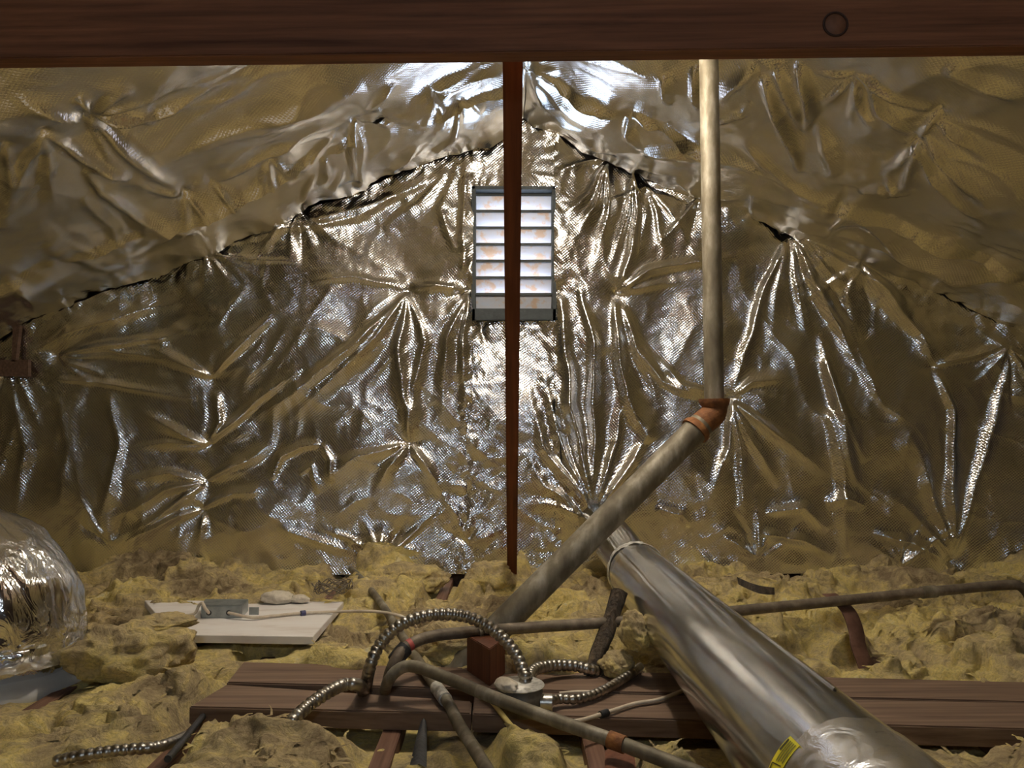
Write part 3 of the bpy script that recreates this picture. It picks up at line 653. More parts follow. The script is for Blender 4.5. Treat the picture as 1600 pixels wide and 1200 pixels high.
for s in (-1, 1):
    a, b = (-3.7, -2.08) if s < 0 else (2.18, 3.7)
    w3 = link('insulation_wool', wool_field('insulation_wool', a, b, 0.95, 3.19, 0.04, False), 'wool')
    tag(w3, 'yellow glass wool insulation tapering towards the %s eave' % ('left' if s < 0 else 'right'), 'insulation', kind='stuff')

def Z_(px, py): return at_z(px, py, 0.03)
def strands(name, n, seed):
    rg = np.random.default_rng(seed)
    X = rg.uniform(-1.7, 1.75, n * 4); Y = 1.15 + 2.0 * rg.uniform(0, 1, n * 4) ** 1.3
    Zs = wool_height(X, Y); hp = Z_(1345, 1025); ok = (Zs > 0.03) & (np.hypot(X - hp[0], Y - hp[1]) > 0.1) & (np.abs(X) < 0.72 * Y + 0.1); X, Y, Zs = X[ok][:n], Y[ok][:n], Zs[ok][:n]
    V = []; Fc = []
    for x, y, z in zip(X, Y, Zs):
        L = rg.uniform(0.015, 0.05); wd = rg.uniform(0.002, 0.008); a = rg.uniform(0, 6.28); up = rg.uniform(-0.1, 0.6); cu = rg.uniform(-1.6, 1.6)
        p = np.array([x, y, z - 0.012]); b = len(V)
        for k in range(5):
            t = k / 4; d = np.array([math.cos(a + cu * t), math.sin(a + cu * t), up * (1 - 1.6 * t)])
            sd = np.array([-d[1], d[0], rg.uniform(-0.4, 0.4)]) * wd * (1 - 0.75 * t)
            V += [p - sd, p + sd]; p = p + d * L / 4
        Fc += [(b + 2 * k, b + 2 * k + 1, b + 2 * k + 3, b + 2 * k + 2) for k in range(4)]
    return mesh(name, V, Fc)
o = link('wool_strands', strands('wool_strands', 5200, 5), 'wool'); tag(o, 'loose torn strands and wisps of yellow glass wool', 'insulation', kind='stuff')

def lump(name, c, s, label, mat='wool', rot=0.0, rough=0.28, seed=0, sub=5, cat='insulation', flat=0.0):
    bm = bmesh.new(); bmesh.ops.create_icosphere(bm, subdivisions=sub, radius=1)
    co = np.array([v.co[:] for v in bm.verts])
    n = 1 + rough * fbm(co[:, 0] * 1.5 + seed, co[:, 1] * 1.5, co[:, 2] * 1.5, 3) + rough * 0.35 * (np.abs(fbm(co[:, 0] * 3.5 + seed, co[:, 1] * 3.5, co[:, 2] * 3.5, 3)) - 0.3) + 0.03 * fbm(co[:, 0] * 9 + seed, co[:, 1] * 9, co[:, 2] * 9, 2)
    n = 1 + (n - 1) * 0.62
    co = co * n[:, None] * np.array(s)
    ca, sa = math.cos(rot), math.sin(rot)
    for v, p in zip(bm.verts, co): v.co = (p[0] * ca - p[1] * sa, p[0] * sa + p[1] * ca, p[2])
    me = bpy.data.meshes.new(name); bm.to_mesh(me); bm.free()
    o = link(name, me, mat); o.location = c
    return tag(o, label, cat)
# ================================================================== VENT
VW = VX1 - VX0; VH = VZ1 - VZ0; VC = ((VX0 + VX1) / 2, WY - 0.02, VZ0)
vent = empty('gable_vent', VC); tag(vent, 'louvred gable vent with bright daylit slats in dark frame', 'vent')
fw = 0.016
child('frame_rail', box('f', (VX0 + fw / 2, WY - 0.005, (VZ0 + VZ1) / 2), (fw, 0.10, VH), bevel=0.002), 'frame', vent, False)
child('frame_rail', box('f', (VX1 - fw / 2, WY - 0.005, (VZ0 + VZ1) / 2), (fw, 0.10, VH), bevel=0.002), 'frame', vent, False)
child('frame_rail', box('f', (VC[0], WY - 0.005, VZ1 - 0.006), (VW, 0.10, 0.014), bevel=0.002), 'frame', vent, False)
child('sill', box('f', (VC[0], WY - 0.005, VZ0 + 0.024), (VW - 0.002, 0.10, 0.048), bevel=0.002), 'frame', vent, False)
zs0 = VZ0 + 0.05; zs1 = VZ1 - 0.014; dz = (zs1 - zs0) / 7
sw = VW - 2 * fw
for k in range(7):
    zt = zs0 + (k + 1) * dz
    # each slat slopes down towards the outside; a thin lip hangs on its inner edge
    c0 = Vector((VC[0], WY + 0.008, zt - 0.004)); c1 = Vector((VC[0], WY + 0.058, zt - dz * 1.12))
    d = c1 - c0; ang = math.atan2(d.z, d.y)
    child('slat', box('s', (c0 + c1) / 2, (sw, d.length, 0.002), Matrix.Rotation(ang, 3, 'X')), 'slat', vent, False)
    child('slat_lip', box('s', (VC[0], WY + 0.004, zt - 0.004), (sw, 0.006, 0.011)), 'frame', vent, False)

# ================================================================== TIMBER
YB = 1.30
zl = at_y(0, 107, YB + 0.038)[2]; zr_ = at_y(1600, 88, YB + 0.038)[2]
xa = at_y(0, 100, YB)[0]; xb = at_y(1600, 100, YB)[0]
tilt = math.atan2(zr_ - zl, xb - xa)
bl = 2.26
o = link('roof_beam', box('roof_beam', (0, 0, 0), (bl, 0.038, 0.14), bevel=0.002), 'beam', None, False)
o.location = ((xa + xb) / 2, YB + 0.019, (zl + zr_) / 2 + 0.07); o.rotation_euler = (0, -tilt, 0)
tag(o, 'thick red-brown timber beam crossing the top of the view', 'beam')
beam = o
def disk(name, c, r, ny=-1, seg=20, th=0.002):
    bm = bmesh.new(); bmesh.ops.create_cone(bm, cap_ends=True, segments=seg, radius1=r, radius2=r * 0.9, depth=th)
    bmesh.ops.rotate(bm, matrix=Matrix.Rotation(math.pi / 2, 3, 'X'), verts=bm.verts); bmesh.ops.translate(bm, vec=Vector(c), verts=bm.verts)
    me = bpy.data.meshes.new(name); bm.to_mesh(me); bm.free(); return me
kp = Vector(at_y(1305, 46, YB)) - o.location
link('knot', disk('knot', (kp.x, -0.0185, kp.z), 0.0195, th=0.003), noise_mat('knot_wood', [(0.35, (0.16, 0.060, 0.028)), (0.65, (0.24, 0.095, 0.046))], 40, rough=0.6), o)
kr = tube('knot_ring', np.array([[kp.x + 0.0205 * math.cos(a), -0.0195, kp.z + 0.0205 * math.sin(a)] for a in np.linspace(0, 2 * math.pi, 30)]), 0.0022, 6)
link('knot_ring', kr, noise_mat('knot_ring_wood', [(0.3, (0.03, 0.009, 0.004)), (0.7, (0.06, 0.02, 0.009))], 40), o)
# long brace falling from the ridge to the foot of the gable wall
p0 = at_y(801, 100, 1.45); p1 = at_y(800, 885, 3.08)
d = Vector(p1) - Vector(p0); p0e = Vector(p0) - d * 0.36
p1e = Vector(p1) + d * 0.02
d = p1e - p0e
zax = d.normalized(); xax = Vector((1, 0, 0)); xax = (xax - zax * xax.dot(zax)).normalized(); yax = zax.cross(xax)
br = link('roof_brace', box('roof_brace', (0, 0, d.length / 2), (0.038, 0.06, d.length), bevel=0.002), 'brace', None, False)
br.matrix_world = Matrix.Translation(p0e) @ Matrix((xax, yax, zax)).transposed().to_4x4()
tag(br, 'slim red-brown timber brace running down in front of the vent', 'brace')

ZB = 0.04
def board(name, px, label, z=ZB, th=0.038, mat='plank', cat='plank', group='boards laid across the joists'):
    me = prism(name, [at_z(x, y, z) for x, y in px], th)
    o = link(name, me, mat, None, False); c = sum((v.co for v in me.vertices), Vector()) / len(me.vertices)
    origin_to(o, (c.x, c.y, z - th)); return tag(o, label, cat, group)
board('plank', [(380, 1034), (1640, 1066.5), (1640, 1097), (354, 1066)], 'long dusty brown board at the back of the boards crossing the joists')
board('plank', [(742, 1079), (1640, 1099), (1640, 1139.5), (738, 1115)], 'dusty brown front board carrying the round junction box')
board('plank', [(354, 1069), (590, 1096), (737, 1093), (736, 1114.5), (295, 1104)][:1] + [(737, 1095), (736, 1114.5), (295, 1104)], 'short brown front board left of the conduit gap')
# wooden stub
A, B, C_ = [Vector(at_z(x, y, ZB)) for x, y in ((729, 1048), (765, 1073), (790, 1052))]
D_ = A + C_ - B
me = prism('wood_block', [p + Vector((0, 0, 0.083)) for p in (A, B, C_, D_)], 0.083, bevel=0.002)
o = link('wood_block', me, 'block', None, False); origin_to(o, (A + C_) / 2); tag(o, 'short red-brown wood block standing on the boards beside the junction box', 'wood block')
# offcut at the lower edge
me = prism('wood_block', [at_z(x, y, 0.04) for x, y in ((946, 1168), (990, 1168), (996, 1215), (944, 1215))], 0.04)
o = link('wood_block', me, 'block', None, False); origin_to(o, at_z(966, 1190, 0.0)); tag(o, 'small wood offcut on a joist at the bottom edge below the pipes', 'wood block')
# timber seen through the gap at the far left of the wall
for pts, lb in (([(20, 505), (31, 508), (24, 565), (18, 565)], 'thin brown upright stick in the gap at left wall edge'), ([(-40, 562), (44, 562), (44, 588), (-40, 588)], 'short brown crosspiece in the gap at left wall edge')):
    q = [Vector(at_y(x, y, WY - 0.075)) for x, y in pts]
    bm = bmesh.new(); a = [bm.verts.new(p) for p in q]; b = [bm.verts.new(p + Vector((0, 0.02, 0))) for p in q]
    bm.faces.new(a); bm.faces.new(b[::-1])
    for i in range(4): bm.faces.new([a[i], b[i], b[(i + 1) % 4], a[(i + 1) % 4]])
    bmesh.ops.recalc_face_normals(bm, faces=bm.faces)
    me = bpy.data.meshes.new('timber_piece'); bm.to_mesh(me); bm.free()
    o = link('timber_piece', me, 'deck', None, False); origin_to(o, q[2]); tag(o, lb, 'timber')

# ================================================================== STEEL DUCT
DR = 0.09
def duct_c(y): return np.array([0.42 + (y - 2.5) * 0.0215, y, 0.153 - (y - 2.5) * 0.0356])
droot = empty('steel_duct', duct_c(1.6)); tag(droot, 'large galvanised round steel duct running to the gable wall', 'duct')
ys = np.linspace(0.55, 2.52, 120)
C = np.array([duct_c(y) for y in ys])
seg = 64; th = np.linspace(0, 2 * np.pi, seg, endpoint=False)
rr = DR * (1 + 0.006 * fbm(ys[:, None] * 5, np.cos(th)[None] * 1.5, np.sin(th)[None] * 1.5, 2))
rr *= 1 + 0.03 * np.exp(-((ys - 2.46) / 0.015) ** 2)[:, None] + 0.018 * np.exp(-((ys - 2.40) / 0.012) ** 2)[:, None]
child('duct_pipe', tube('duct_pipe', C, rr, seg), 'galv', droot)
e0 = duct_c(2.47); e1 = np.array([0.367, 3.15, 0.237]); e2 = e1 + (e1 - np.array([0.395, 2.8, 0.205])) * 0.35
C2 = spline([e0, duct_c(2.62) + np.array([-0.003, 0, 0.006]), np.array([0.395, 2.85, 0.198]), e1, e2], 0.02)
child('duct_end', tube('duct_end', C2, 0.0775, 48), 'galv', droot)
C3 = np.array([duct_c(y) for y in np.linspace(2.488, 2.532, 12)]); th3 = np.linspace(0, 2 * np.pi, 64, endpoint=False)
r3 = 0.0935 + 0.005 * fbm(np.arange(12)[:, None] * 0.5, np.cos(th3)[None] * 6, np.sin(th3)[None] * 6, 2)
child('tape_band', tube('tape_band', C3, r3, 64, cap=False), 'lid', droot)['label'] = 'pale torn sealing tape at the joint'
C4 = np.array([duct_c(y) for y in np.linspace(0.56, 0.875, 24)])
r4 = 0.0915 + 0.0022 * fbm(np.arange(24)[:, None] * 0.4, np.cos(th3)[None] * 5, np.sin(th3)[None] * 5, 3)
child('tape_band', tube('tape_band', C4, r4, 64, cap=False), 'tape', droot)['label'] = 'crinkled foil tape near the viewer'
# lengthwise seam
sa = math.radians(70)
def duct_pt(y, a, r): return duct_c(y) + r * np.array([math.cos(a), 0, math.sin(a)])
child('seam', tube('seam', np.array([duct_pt(y, sa, DR + 0.0005) for y in np.linspace(1.0, 2.45, 60)]), 0.0025, 8), 'galv', droot)
# yellow sticker: patch of the duct surface found from its corners in the photograph
def duct_hit(px, py):
    d = ray(px, py); d /= np.linalg.norm(d); t = 0.3
    for _ in range(4000):
        p = O + d * t; c = duct_c(p[1]); q = math.hypot(p[0] - c[0], p[2] - c[2])
        if q < DR: return p[1], math.atan2(p[2] - c[2], p[0] - c[0])
        t += 0.0008
    return None
def patch(name, corners, r, n=10):
    g = []
    (y0, a0), (y1, a1), (y2, a2), (y3, a3) = corners
    for i in range(n + 1):
        u = i / n; row = []
        for j in range(n + 1):
            v = j / n
            y = (1 - u) * (1 - v) * y0 + u * (1 - v) * y1 + u * v * y2 + (1 - u) * v * y3
            a = (1 - u) * (1 - v) * a0 + u * (1 - v) * a1 + u * v * a2 + (1 - u) * v * a3
            row.append(duct_pt(y, a, r))
        g.append(row)
    return grid_mesh(name, np.array(g))
cs = [duct_hit(*p) for p in ((1237, 1152), (1252, 1167), (1222, 1212), (1203, 1204))]
if all(cs):
    st = child('warning_label', patch('warning_label', cs, DR + 0.0022), 'label', droot); st['label'] = 'yellow printed sticker'
    def sub(u0, u1, v0, v1):
        def b(u, v): return tuple((1 - u) * (1 - v) * cs[0][k] + u * (1 - v) * cs[1][k] + u * v * cs[2][k] + (1 - u) * v * cs[3][k] for k in (0, 1))
        return [b(u0, v0), b(u1, v0), b(u1, v1), b(u0, v1)]
    for u, v0, v1 in ((0.16, 0.08, 0.42), (0.36, 0.08, 0.70), (0.52, 0.08, 0.70), (0.68, 0.08, 0.66), (0.84, 0.08, 0.70)):
        m_ = patch('print_line', sub(u - (0.06 if u < 0.2 else 0.03), u + (0.06 if u < 0.2 else 0.03), v0, v1), DR + 0.003, 4)
        for v in m_.vertices: v.co -= droot.location
        link('print_line', m_, 'ink', st)
    for a_, b_ in (((0.15, 0.78), (0.85, 0.78)), ((0.15, 0.96), (0.85, 0.96)), ((0.15, 0.78), (0.15, 0.96))):
        du, dv = (0.0, 0.015) if a_[1] == b_[1] else (0.04, 0.0)
        m_ = patch('print_line', sub(a_[0] - du, b_[0] + du, a_[1] - dv, b_[1] + dv), DR + 0.003, 3)
        for v in m_.vertices: v.co -= droot.location
        link('print_line', m_, 'ink', st)

# ================================================================== PIPES
elb = at_y(1110, 640, 2.44)
vp0 = at_y(1116, 630, 2.12); vp1 = at_y(1112, 60, 2.12); vp1[0] = vp0[0] - 0.003; vp1[1] = 2.12
vp1[2] = roof_z(vp1[0]) + 0.10
vroot = empty('vent_pipe', Vector(vp0)); tag(vroot, 'weathered grey drain vent pipe with rusty elbow rising through the roof', 'pipe')
child('upright_pipe', pipe('upright_pipe', [vp0 + np.array([0, 0, -0.01]), (vp0 + vp1) / 2, vp1], 0.0265, 24), 'pipe_old', vroot)
dp0 = at_y(1104, 655, 2.115); dp1 = at_y(782, 978, 1.97)
dirv = (dp1 - dp0) / np.linalg.norm(dp1 - dp0)
dpe = dp1 + dirv * 0.22
child('sloping_pipe', pipe('sloping_pipe', [dp0 + dirv * 0.02, (dp0 + dp1) / 2, dp1, dpe], 0.0355, 24), 'pipe_dark' if False else 'pipe_old', vroot)
# elbow: two hubs and a knee
C = spline([vp0 + np.array([0, 0, 0.012]), vp0 + np.array([0.0, 0, -0.02]), (vp0 + dp0) / 2 + np.array([0.004, 0, -0.012]), dp0 + dirv * 0.015, dp0 + dirv * 0.05], 0.006)
n = len(C); t_ = np.linspace(0, 1, n)
rad = 0.034 + 0.008 * np.exp(-(t_ / 0.16) ** 4) + 0.008 * np.exp(-((1 - t_) / 0.15) ** 4)
child('elbow', tube('elbow', C, rad, 24), 'rust', vroot)['label'] = 'rusty orange-brown cast elbow'

def gp(name, pts, r, mat, label, cat='pipe', group=None, **kw):
    P = [np.array(p, float) for p in pts]
    me = pipe(name, P, r, **kw); o = link(name, me, mat); origin_to(o, min((tuple(p) for p in P), key=lambda p: p[2])); return tag(o, label, cat, group)
def Z(px, py, z): return at_z(px, py, z)
# thin iron pipe crossing behind everything, left end bends down into the gap
YP = 1.93
ipr = empty('iron_pipe', Z(604, 1085, 0.0)); tag(ipr, 'long thin dark iron pipe crossing behind the duct, bent down into the gap', 'pipe')
g0 = Z(604, 1088, 0.0)
pts = [g0 + np.array([0, 0.01, -0.10]), g0 + np.array([0, 0.012, 0.01]), at_y(612, 1045, 1.76), at_y(632, 1013, 1.79), at_y(672, 995, 1.84), at_y(740, 987, 1.88), at_y(850, 979, 1.92), at_y(970, 971, 1.97), at_y(1145, 955, 2.03), at_y(1330, 937, 2.09), at_y(1480, 922, 2.14), at_y(1575, 914, 2.16), at_y(1598, 919, 2.16), at_y(1612, 945, 2.16), at_y(1618, 1010, 2.16)]
child('pipe_run', pipe('pipe_run', pts, 0.0135, 14), 'pipe_dark', ipr)
child('coupling', pipe('coupling', [at_y(617, 1033, 1.772), at_y(624, 1023, 1.783), at_y(634, 1012, 1.795)], 0.0185, 14), 'black', ipr)['label'] = 'black sleeve on the bend'
child('red_mark', pipe('red_mark', [at_y(637, 1009.5, 1.797), at_y(643, 1006, 1.803)], 0.0142, 14), 'red', ipr)['label'] = 'red paint mark'
child('coupling', pipe('coupling', [at_y(1440, 926, 2.127), at_y(1462, 924, 2.134)], 0.0165, 14), 'pipe_old', ipr)
child('clamp', pipe('clamp', [at_y(747, 987, 1.883), at_y(752, 986, 1.886)], 0.0165, 14), 'lid', ipr)
# conduit arching out of the gap towards the lower right
g1 = Z(601, 1089, 0.0)
cp = empty('conduit_pipe', g1); tag(cp, 'bent dusty steel conduit rising from the gap and crossing to the bottom edge', 'pipe')
pts = [g1 + np.array([0, -0.005, -0.10]), g1 + np.array([0.0, -0.005, 0.0]), at_y(608, 1062, 1.66), at_y(626, 1044, 1.655), at_y(650, 1042, 1.64), at_y(700, 1060, 1.60), at_y(800, 1101, 1.50), at_y(965, 1160, 1.38), at_y(1080, 1204, 1.30), at_y(1160, 1236, 1.25)]
child('pipe_run', pipe('pipe_run', pts, 0.0125, 14), 'pipe_old', cp)
child('coupling', pipe('coupling', [at_y(952, 1155, 1.39), at_y(976, 1164, 1.373)], 0.0155, 14), 'rust', cp)['label'] = 'brown coupling'
# pipe lying along the joists, under the conduit
sp = empty('floor_pipe', Z(690, 1088, 0.055)); tag(sp, 'slim grey pipe lying lengthwise over the boards under the conduits', 'pipe')
pts = [Z(548, 888, 0.06), Z(560, 900, 0.065), Z(592, 938, 0.075), Z(640, 1012, 0.062), Z(672, 1060, 0.056), Z(700, 1098, 0.056), Z(716, 1130, 0.054), Z(738, 1165, 0.05), Z(775, 1225, 0.045)]
child('pipe_run', pipe('pipe_run', pts, 0.0118, 14), 'pipe_old', sp)
child('coupling', pipe('coupling', [Z(682, 1074, 0.056), Z(696, 1093, 0.056)], 0.0145, 14), 'lid', sp)['label'] = 'pale coupling'

# ================================================================== JUNCTION BOX + FLEXIBLE CONDUITS
jc = Z(812, 1068, 0.096); jb = empty('junction_box', (jc[0], jc[1], ZB)); tag(jb, 'round metal junction box with speckled lid on the boards', 'junction box')
def cyl(name, c, r, h, seg=32, bevel=0.0015):
    bm = bmesh.new(); bmesh.ops.create_cone(bm, cap_ends=True, segments=seg, radius1=r, radius2=r, depth=h)
    if bevel: bmesh.ops.bevel(bm, geom=[e for e in bm.edges if abs(e.verts[0].co.z - e.verts[1].co.z) < 1e-6], offset=bevel, segments=2, affect='EDGES')
    bmesh.ops.translate(bm, vec=Vector(c), verts=bm.verts)
    me = bpy.data.meshes.new(name); bm.to_mesh(me); bm.free(); return me
child('box_body', cyl('box_body', (jc[0], jc[1], ZB + 0.026), 0.047, 0.052), 'boxside', jb)
child('lid', cyl('lid', (jc[0], jc[1], ZB + 0.054), 0.051, 0.004), 'lid', jb)
for a in (0.9, 3.9):
    child('screw', cyl('screw', (jc[0] + 0.036 * math.cos(a), jc[1] + 0.036 * math.sin(a), ZB + 0.0575), 0.005, 0.004, 12, 0), 'black', jb)
child('connector', pipe('connector', [(jc[0] + 0.042, jc[1] - 0.012, ZB + 0.022), (jc[0] + 0.066, jc[1] - 0.014, ZB + 0.022)], 0.017, 14), 'steel', jb)
fl_ = lump('fibre_tuft', (jc[0] - 0.028, jc[1] - 0.02, ZB + 0.06), (0.020, 0.032, 0.013), 'tuft of white fluff caught on the junction box lid', 'whitewool', 0.5, 0.3, 9, 4, 'fluff')
FR = 0.0135
def fx(pts, label, r=FR):
    me = flex('flexible_conduit', pts, r); o = link('flexible_conduit', me, 'steel')
    origin_to(o, min((tuple(p) for p in pts), key=lambda p: p[2])); return tag(o, label, 'conduit', 'flexible metal conduits')
lid_in = np.array([jc[0] + 0.004, jc[1] + 0.004, ZB + 0.05])
hole = Z(573, 1092, 0.0)
fx([hole + np.array([-0.005, 0.0, -0.09]), hole + np.array([-0.002, 0.0, -0.0]), at_y(576, 1050, 1.66), at_y(592, 1010, 1.67), at_y(625, 977, 1.68), at_y(675, 961, 1.69), at_y(730, 964, 1.69), at_y(775, 988, 1.68), at_y(806, 1022, 1.66), at_y(820, 1056, 1.635), lid_in + np.array([0.008, 0.01, 0.02]), lid_in + np.array([0.008, 0.01, -0.005])], 'ribbed metal conduit arching high from the gap to the junction box lid')
fx([hole + np.array([0.005, 0.02, -0.07]), hole + np.array([-0.003, 0.0, 0.0]), at_y(562, 1072, 1.64), at_y(538, 1070, 1.62), at_y(512, 1082, 1.58), at_y(485, 1100, 1.545), at_y(465, 1118, 1.51), at_y(440, 1145, 1.48)], 'ribbed metal conduit bending left from the gap over the front board')
fx([np.array([jc[0] + 0.02, jc[1] + 0.04, ZB + 0.03]), Z(832, 1049, 0.075), Z(860, 1040, 0.072), Z(895, 1040, 0.066), Z(925, 1047, 0.055), Z(952, 1056, 0.025), Z(975, 1060, -0.02)], 'ribbed metal conduit leaving the back of the junction box')
fx([np.array([jc[0] + 0.055, jc[1] - 0.013, ZB + 0.022]), Z(872, 1092, 0.058), Z(905, 1092, 0.054), Z(940, 1080, 0.054), Z(968, 1064, 0.055), Z(990, 1050, 0.058), Z(1000, 1042, 0.03)], 'ribbed metal conduit curving along the board right of the junction box', 0.0105)
fx([Z(85, 1190, 0.045), Z(130, 1180, 0.055), Z(190, 1172, 0.058), Z(240, 1168, 0.055), Z(268, 1160, 0.045), Z(290, 1150, 0.01)], 'short length of ribbed conduit half buried in wool at lower left', 0.0105)

# ================================================================== CABLES
def cb(name, pts, r, mat, label, cat='cable'):
    me = pipe(name, pts, r, 10, 0.008); o = link(name, me, mat); origin_to(o, min((tuple(p) for p in pts), key=lambda p: p[2])); return tag(o, label, cat)
cb('yellow_cable', [Z(752, 1088, 0.047), Z(768, 1096, 0.052), Z(785, 1117, 0.05), Z(802, 1138, 0.046), Z(822, 1157, 0.04), Z(835, 1166, 0.0)], 0.0052, 'yellow', 'thick yellow cable hanging over the front board under the conduit')
wc = empty('white_cable', Z(946, 1114, 0.05)); tag(wc, 'thin cream cable lying across the front board towards the duct', 'cable')
child('cable_run', pipe('cable_run', [Z(800, 1108, 0.046), Z(850, 1124, 0.046), Z(897, 1127, 0.048), Z(946, 1114, 0.048), Z(990, 1100, 0.047), Z(1030, 1093, 0.047), Z(1075, 1076, 0.05), Z(1110, 1062, 0.05)], 0.0042, 10, 0.008), 'cable', wc)
child('cable_tie', pipe('cable_tie', [Z(938, 1117, 0.048), Z(949, 1113, 0.048)], 0.0075, 10), 'black', wc)
o = link('plastic_straw', pipe('plastic_straw', [Z(874, 1083, 0.046), Z(900, 1081, 0.046), Z(926, 1081, 0.046)], 0.0034, 8), 'cable'); origin_to(o, Z(900, 1081, 0.042)); tag(o, 'short cream cable offcut lying on the board beside the junction box', 'cable')

# ================================================================== WHITE BOARD WITH METAL BOX
me = prism('white_board', [Z(x, y, BOARD_Z) for x, y in ((226, 938), (537, 940), (489, 995), (272, 992))], 0.02, 0.001)
o = link('white_board', me, 'board', None, False); origin_to(o, Z(380, 965, BOARD_Z - 0.02)); tag(o, 'white rectangular board lying on the wool at left', 'board')
mb = empty('metal_box', Z(352, 962, BOARD_Z)); tag(mb, 'small grey metal wiring box fixed on the white board', 'electrical box')
q = [np.array(Z(x, y, BOARD_Z)) for x, y in ((314, 966), (378, 966), (388, 955), (320, 955))]
top = [p + np.array([0, 0, 0.036]) for p in q]
child('box_body', prism('box_body', top, 0.036, 0.0015), 'zinc', mb, False)
fy = float((q[0][1] + q[1][1]) / 2); fx0, fx1 = q[0][0], q[1][0]; wbx = fx1 - fx0
child('cover', box('cover', ((fx0 + fx1) / 2, fy - 0.001, BOARD_Z + 0.019), (wbx * 0.94, 0.002, 0.030), bevel=0.0006), 'zinc', mb, False)
child('tab', box('tab', (fx1 + 0.028, fy + 0.018, BOARD_Z + 0.016), (0.028, 0.002, 0.022)), 'zinc', mb, False)
for kx in (0.2, 0.68):
    child('knockout', disk('knockout', (fx0 + wbx * kx, fy - 0.0025, BOARD_Z + 0.016), 0.008, th=0.003), 'black', mb)
zc = BOARD_Z + 0.016
cb('white_cable', [np.array([fx0 + wbx * 0.2, fy - 0.002, zc]), np.array([fx0 + wbx * 0.15, fy - 0.014, zc + 0.014]), np.array([fx0 + wbx * 0.05, fy - 0.006, zc + 0.028]), np.array([fx0 - 0.008, fy + 0.004, zc + 0.020]), np.array([fx0 - 0.02, fy + 0.004, zc - 0.004]), Z(285, 962, BOARD_Z + 0.006), Z(262, 962, BOARD_Z + 0.006), Z(240, 968, BOARD_Z + 0.004)], 0.0045, 'cable', 'cream cable looping into the left end of the metal box')
c2 = empty('white_cable', Z(473, 958, BOARD_Z + 0.005)); tag(c2, 'cream cable running right from the metal box across the white board', 'cable')
child('cable_run', pipe('cable_run', [np.array([fx0 + wbx * 0.68, fy - 0.002, zc]), np.array([fx0 + wbx * 0.8, fy - 0.012, zc]), Z(395, 965, BOARD_Z + 0.008), Z(430, 962, BOARD_Z + 0.006), Z(473, 958, BOARD_Z + 0.006), Z(520, 956, BOARD_Z + 0.007), Z(560, 955, BOARD_Z + 0.012), Z(600, 957, 0.085), Z(635, 966, 0.075), Z(650, 980, 0.04)], 0.0042, 10, 0.008), 'cable', c2)
child('cable_tie', pipe('cable_tie', [Z(470, 958.5, BOARD_Z + 0.007), Z(477, 957.5, BOARD_Z + 0.007)], 0.008, 10), 'tie', c2)['label'] = 'dark blue twist tie'

# ================================================================== FOIL-WRAPPED FLEX DUCT (left)
bt = np.array([-1.245, 1.95, 0.02])
fd = empty('flexible_duct', bt); tag(fd, 'foil-wrapped insulated flexible duct elbow on a boot at left edge', 'duct')
C = spline([bt + np.array([0, 0, 0.0]), bt + np.array([0.0, 0, 0.07]), bt + np.array([-0.015, 0.0, 0.15]), bt + np.array([-0.09, 0.02, 0.215]), bt + np.array([-0.22, 0.04, 0.22]), bt + np.array([-0.45, 0.07, 0.22]), bt + np.array([-0.9, 0.1, 0.2])], 0.006)
n = len(C); s_ = np.linspace(0, 1, n); seg = 110; th = np.linspace(0, 2 * np.pi, seg, endpoint=False)
cc, ss = np.cos(th)[None], np.sin(th)[None]; arc = (np.arange(n) * 0.006)[:, None]
rr = 0.182 * (1 + 0.03 * fbm(arc * 6, cc * 1.4, ss * 1.4, 2)) + 0.011 * (np.abs(fbm(arc * 26, cc * 2.0, ss * 2.0, 3)) - 0.3) + 0.004 * np.abs(fbm(arc * 12, cc * 9, ss * 9, 2)) + 0.002 * fbm(arc * 70, cc * 6, ss * 6, 2)
rr *= 1 - 0.10 * np.exp(-(arc / 0.02) ** 2)
child('foil_sleeve', tube('foil_sleeve', C, rr, seg), 'foil_wrap', fd)
nf = 100; nr = 26; TT, RRr = np.meshgrid(np.linspace(0, 2 * np.pi, nf), np.linspace(0.14, 0.232, nr), indexing='ij')
hz = bt[2] + 0.062 - 0.25 * np.clip(RRr - 0.19, 0, 1) + 0.016 * fbm(np.cos(TT) * RRr * 22, np.sin(TT) * RRr * 22, 3.0, 3)
RR2 = RRr + 0.012 * perlin(np.cos(TT) * 3, np.sin(TT) * 3, 1.0) * (RRr > 0.2)
P = np.stack([bt[0] + RR2 * np.cos(TT), bt[1] + RR2 * np.sin(TT), hz], -1)
child('tape_collar', grid_mesh('tape_collar', P, np.stack([TT * 0.2, RRr], -1)), 'tape', fd)['label'] = 'crumpled foil tape collar'
child('boot', cyl('boot', (bt[0], bt[1], 0.0), 0.205, 0.07, 48, 0.01), 'plastic', fd)['label'] = 'pale plastic boot under the tape'

# ================================================================== ODDS AND ENDS
# leaning dark stick
P = [at_y(968, 925, 2.02), at_y(962, 945, 2.00), at_y(950, 985, 1.95), at_y(938, 1015, 1.90), at_y(926, 1046, 1.86), at_y(918, 1075, 1.84)]
C, s_ = resample(spline(P, 0.006), 0.006); thx = np.linspace(0, 2 * np.pi, 20, endpoint=False)
rr = 0.021 * (1 + 0.25 * fbm(s_[:, None] * 8, np.cos(thx)[None] * 2, np.sin(thx)[None] * 2, 3)) * (1 - 0.2 * s_[:, None] / s_[-1])
o = link('rough_stick', tube('rough_stick', C, rr, 20), 'bark'); origin_to(o, P[-1]); tag(o, 'dark rough barky stick leaning behind the thin pipe beside the duct', 'stick')
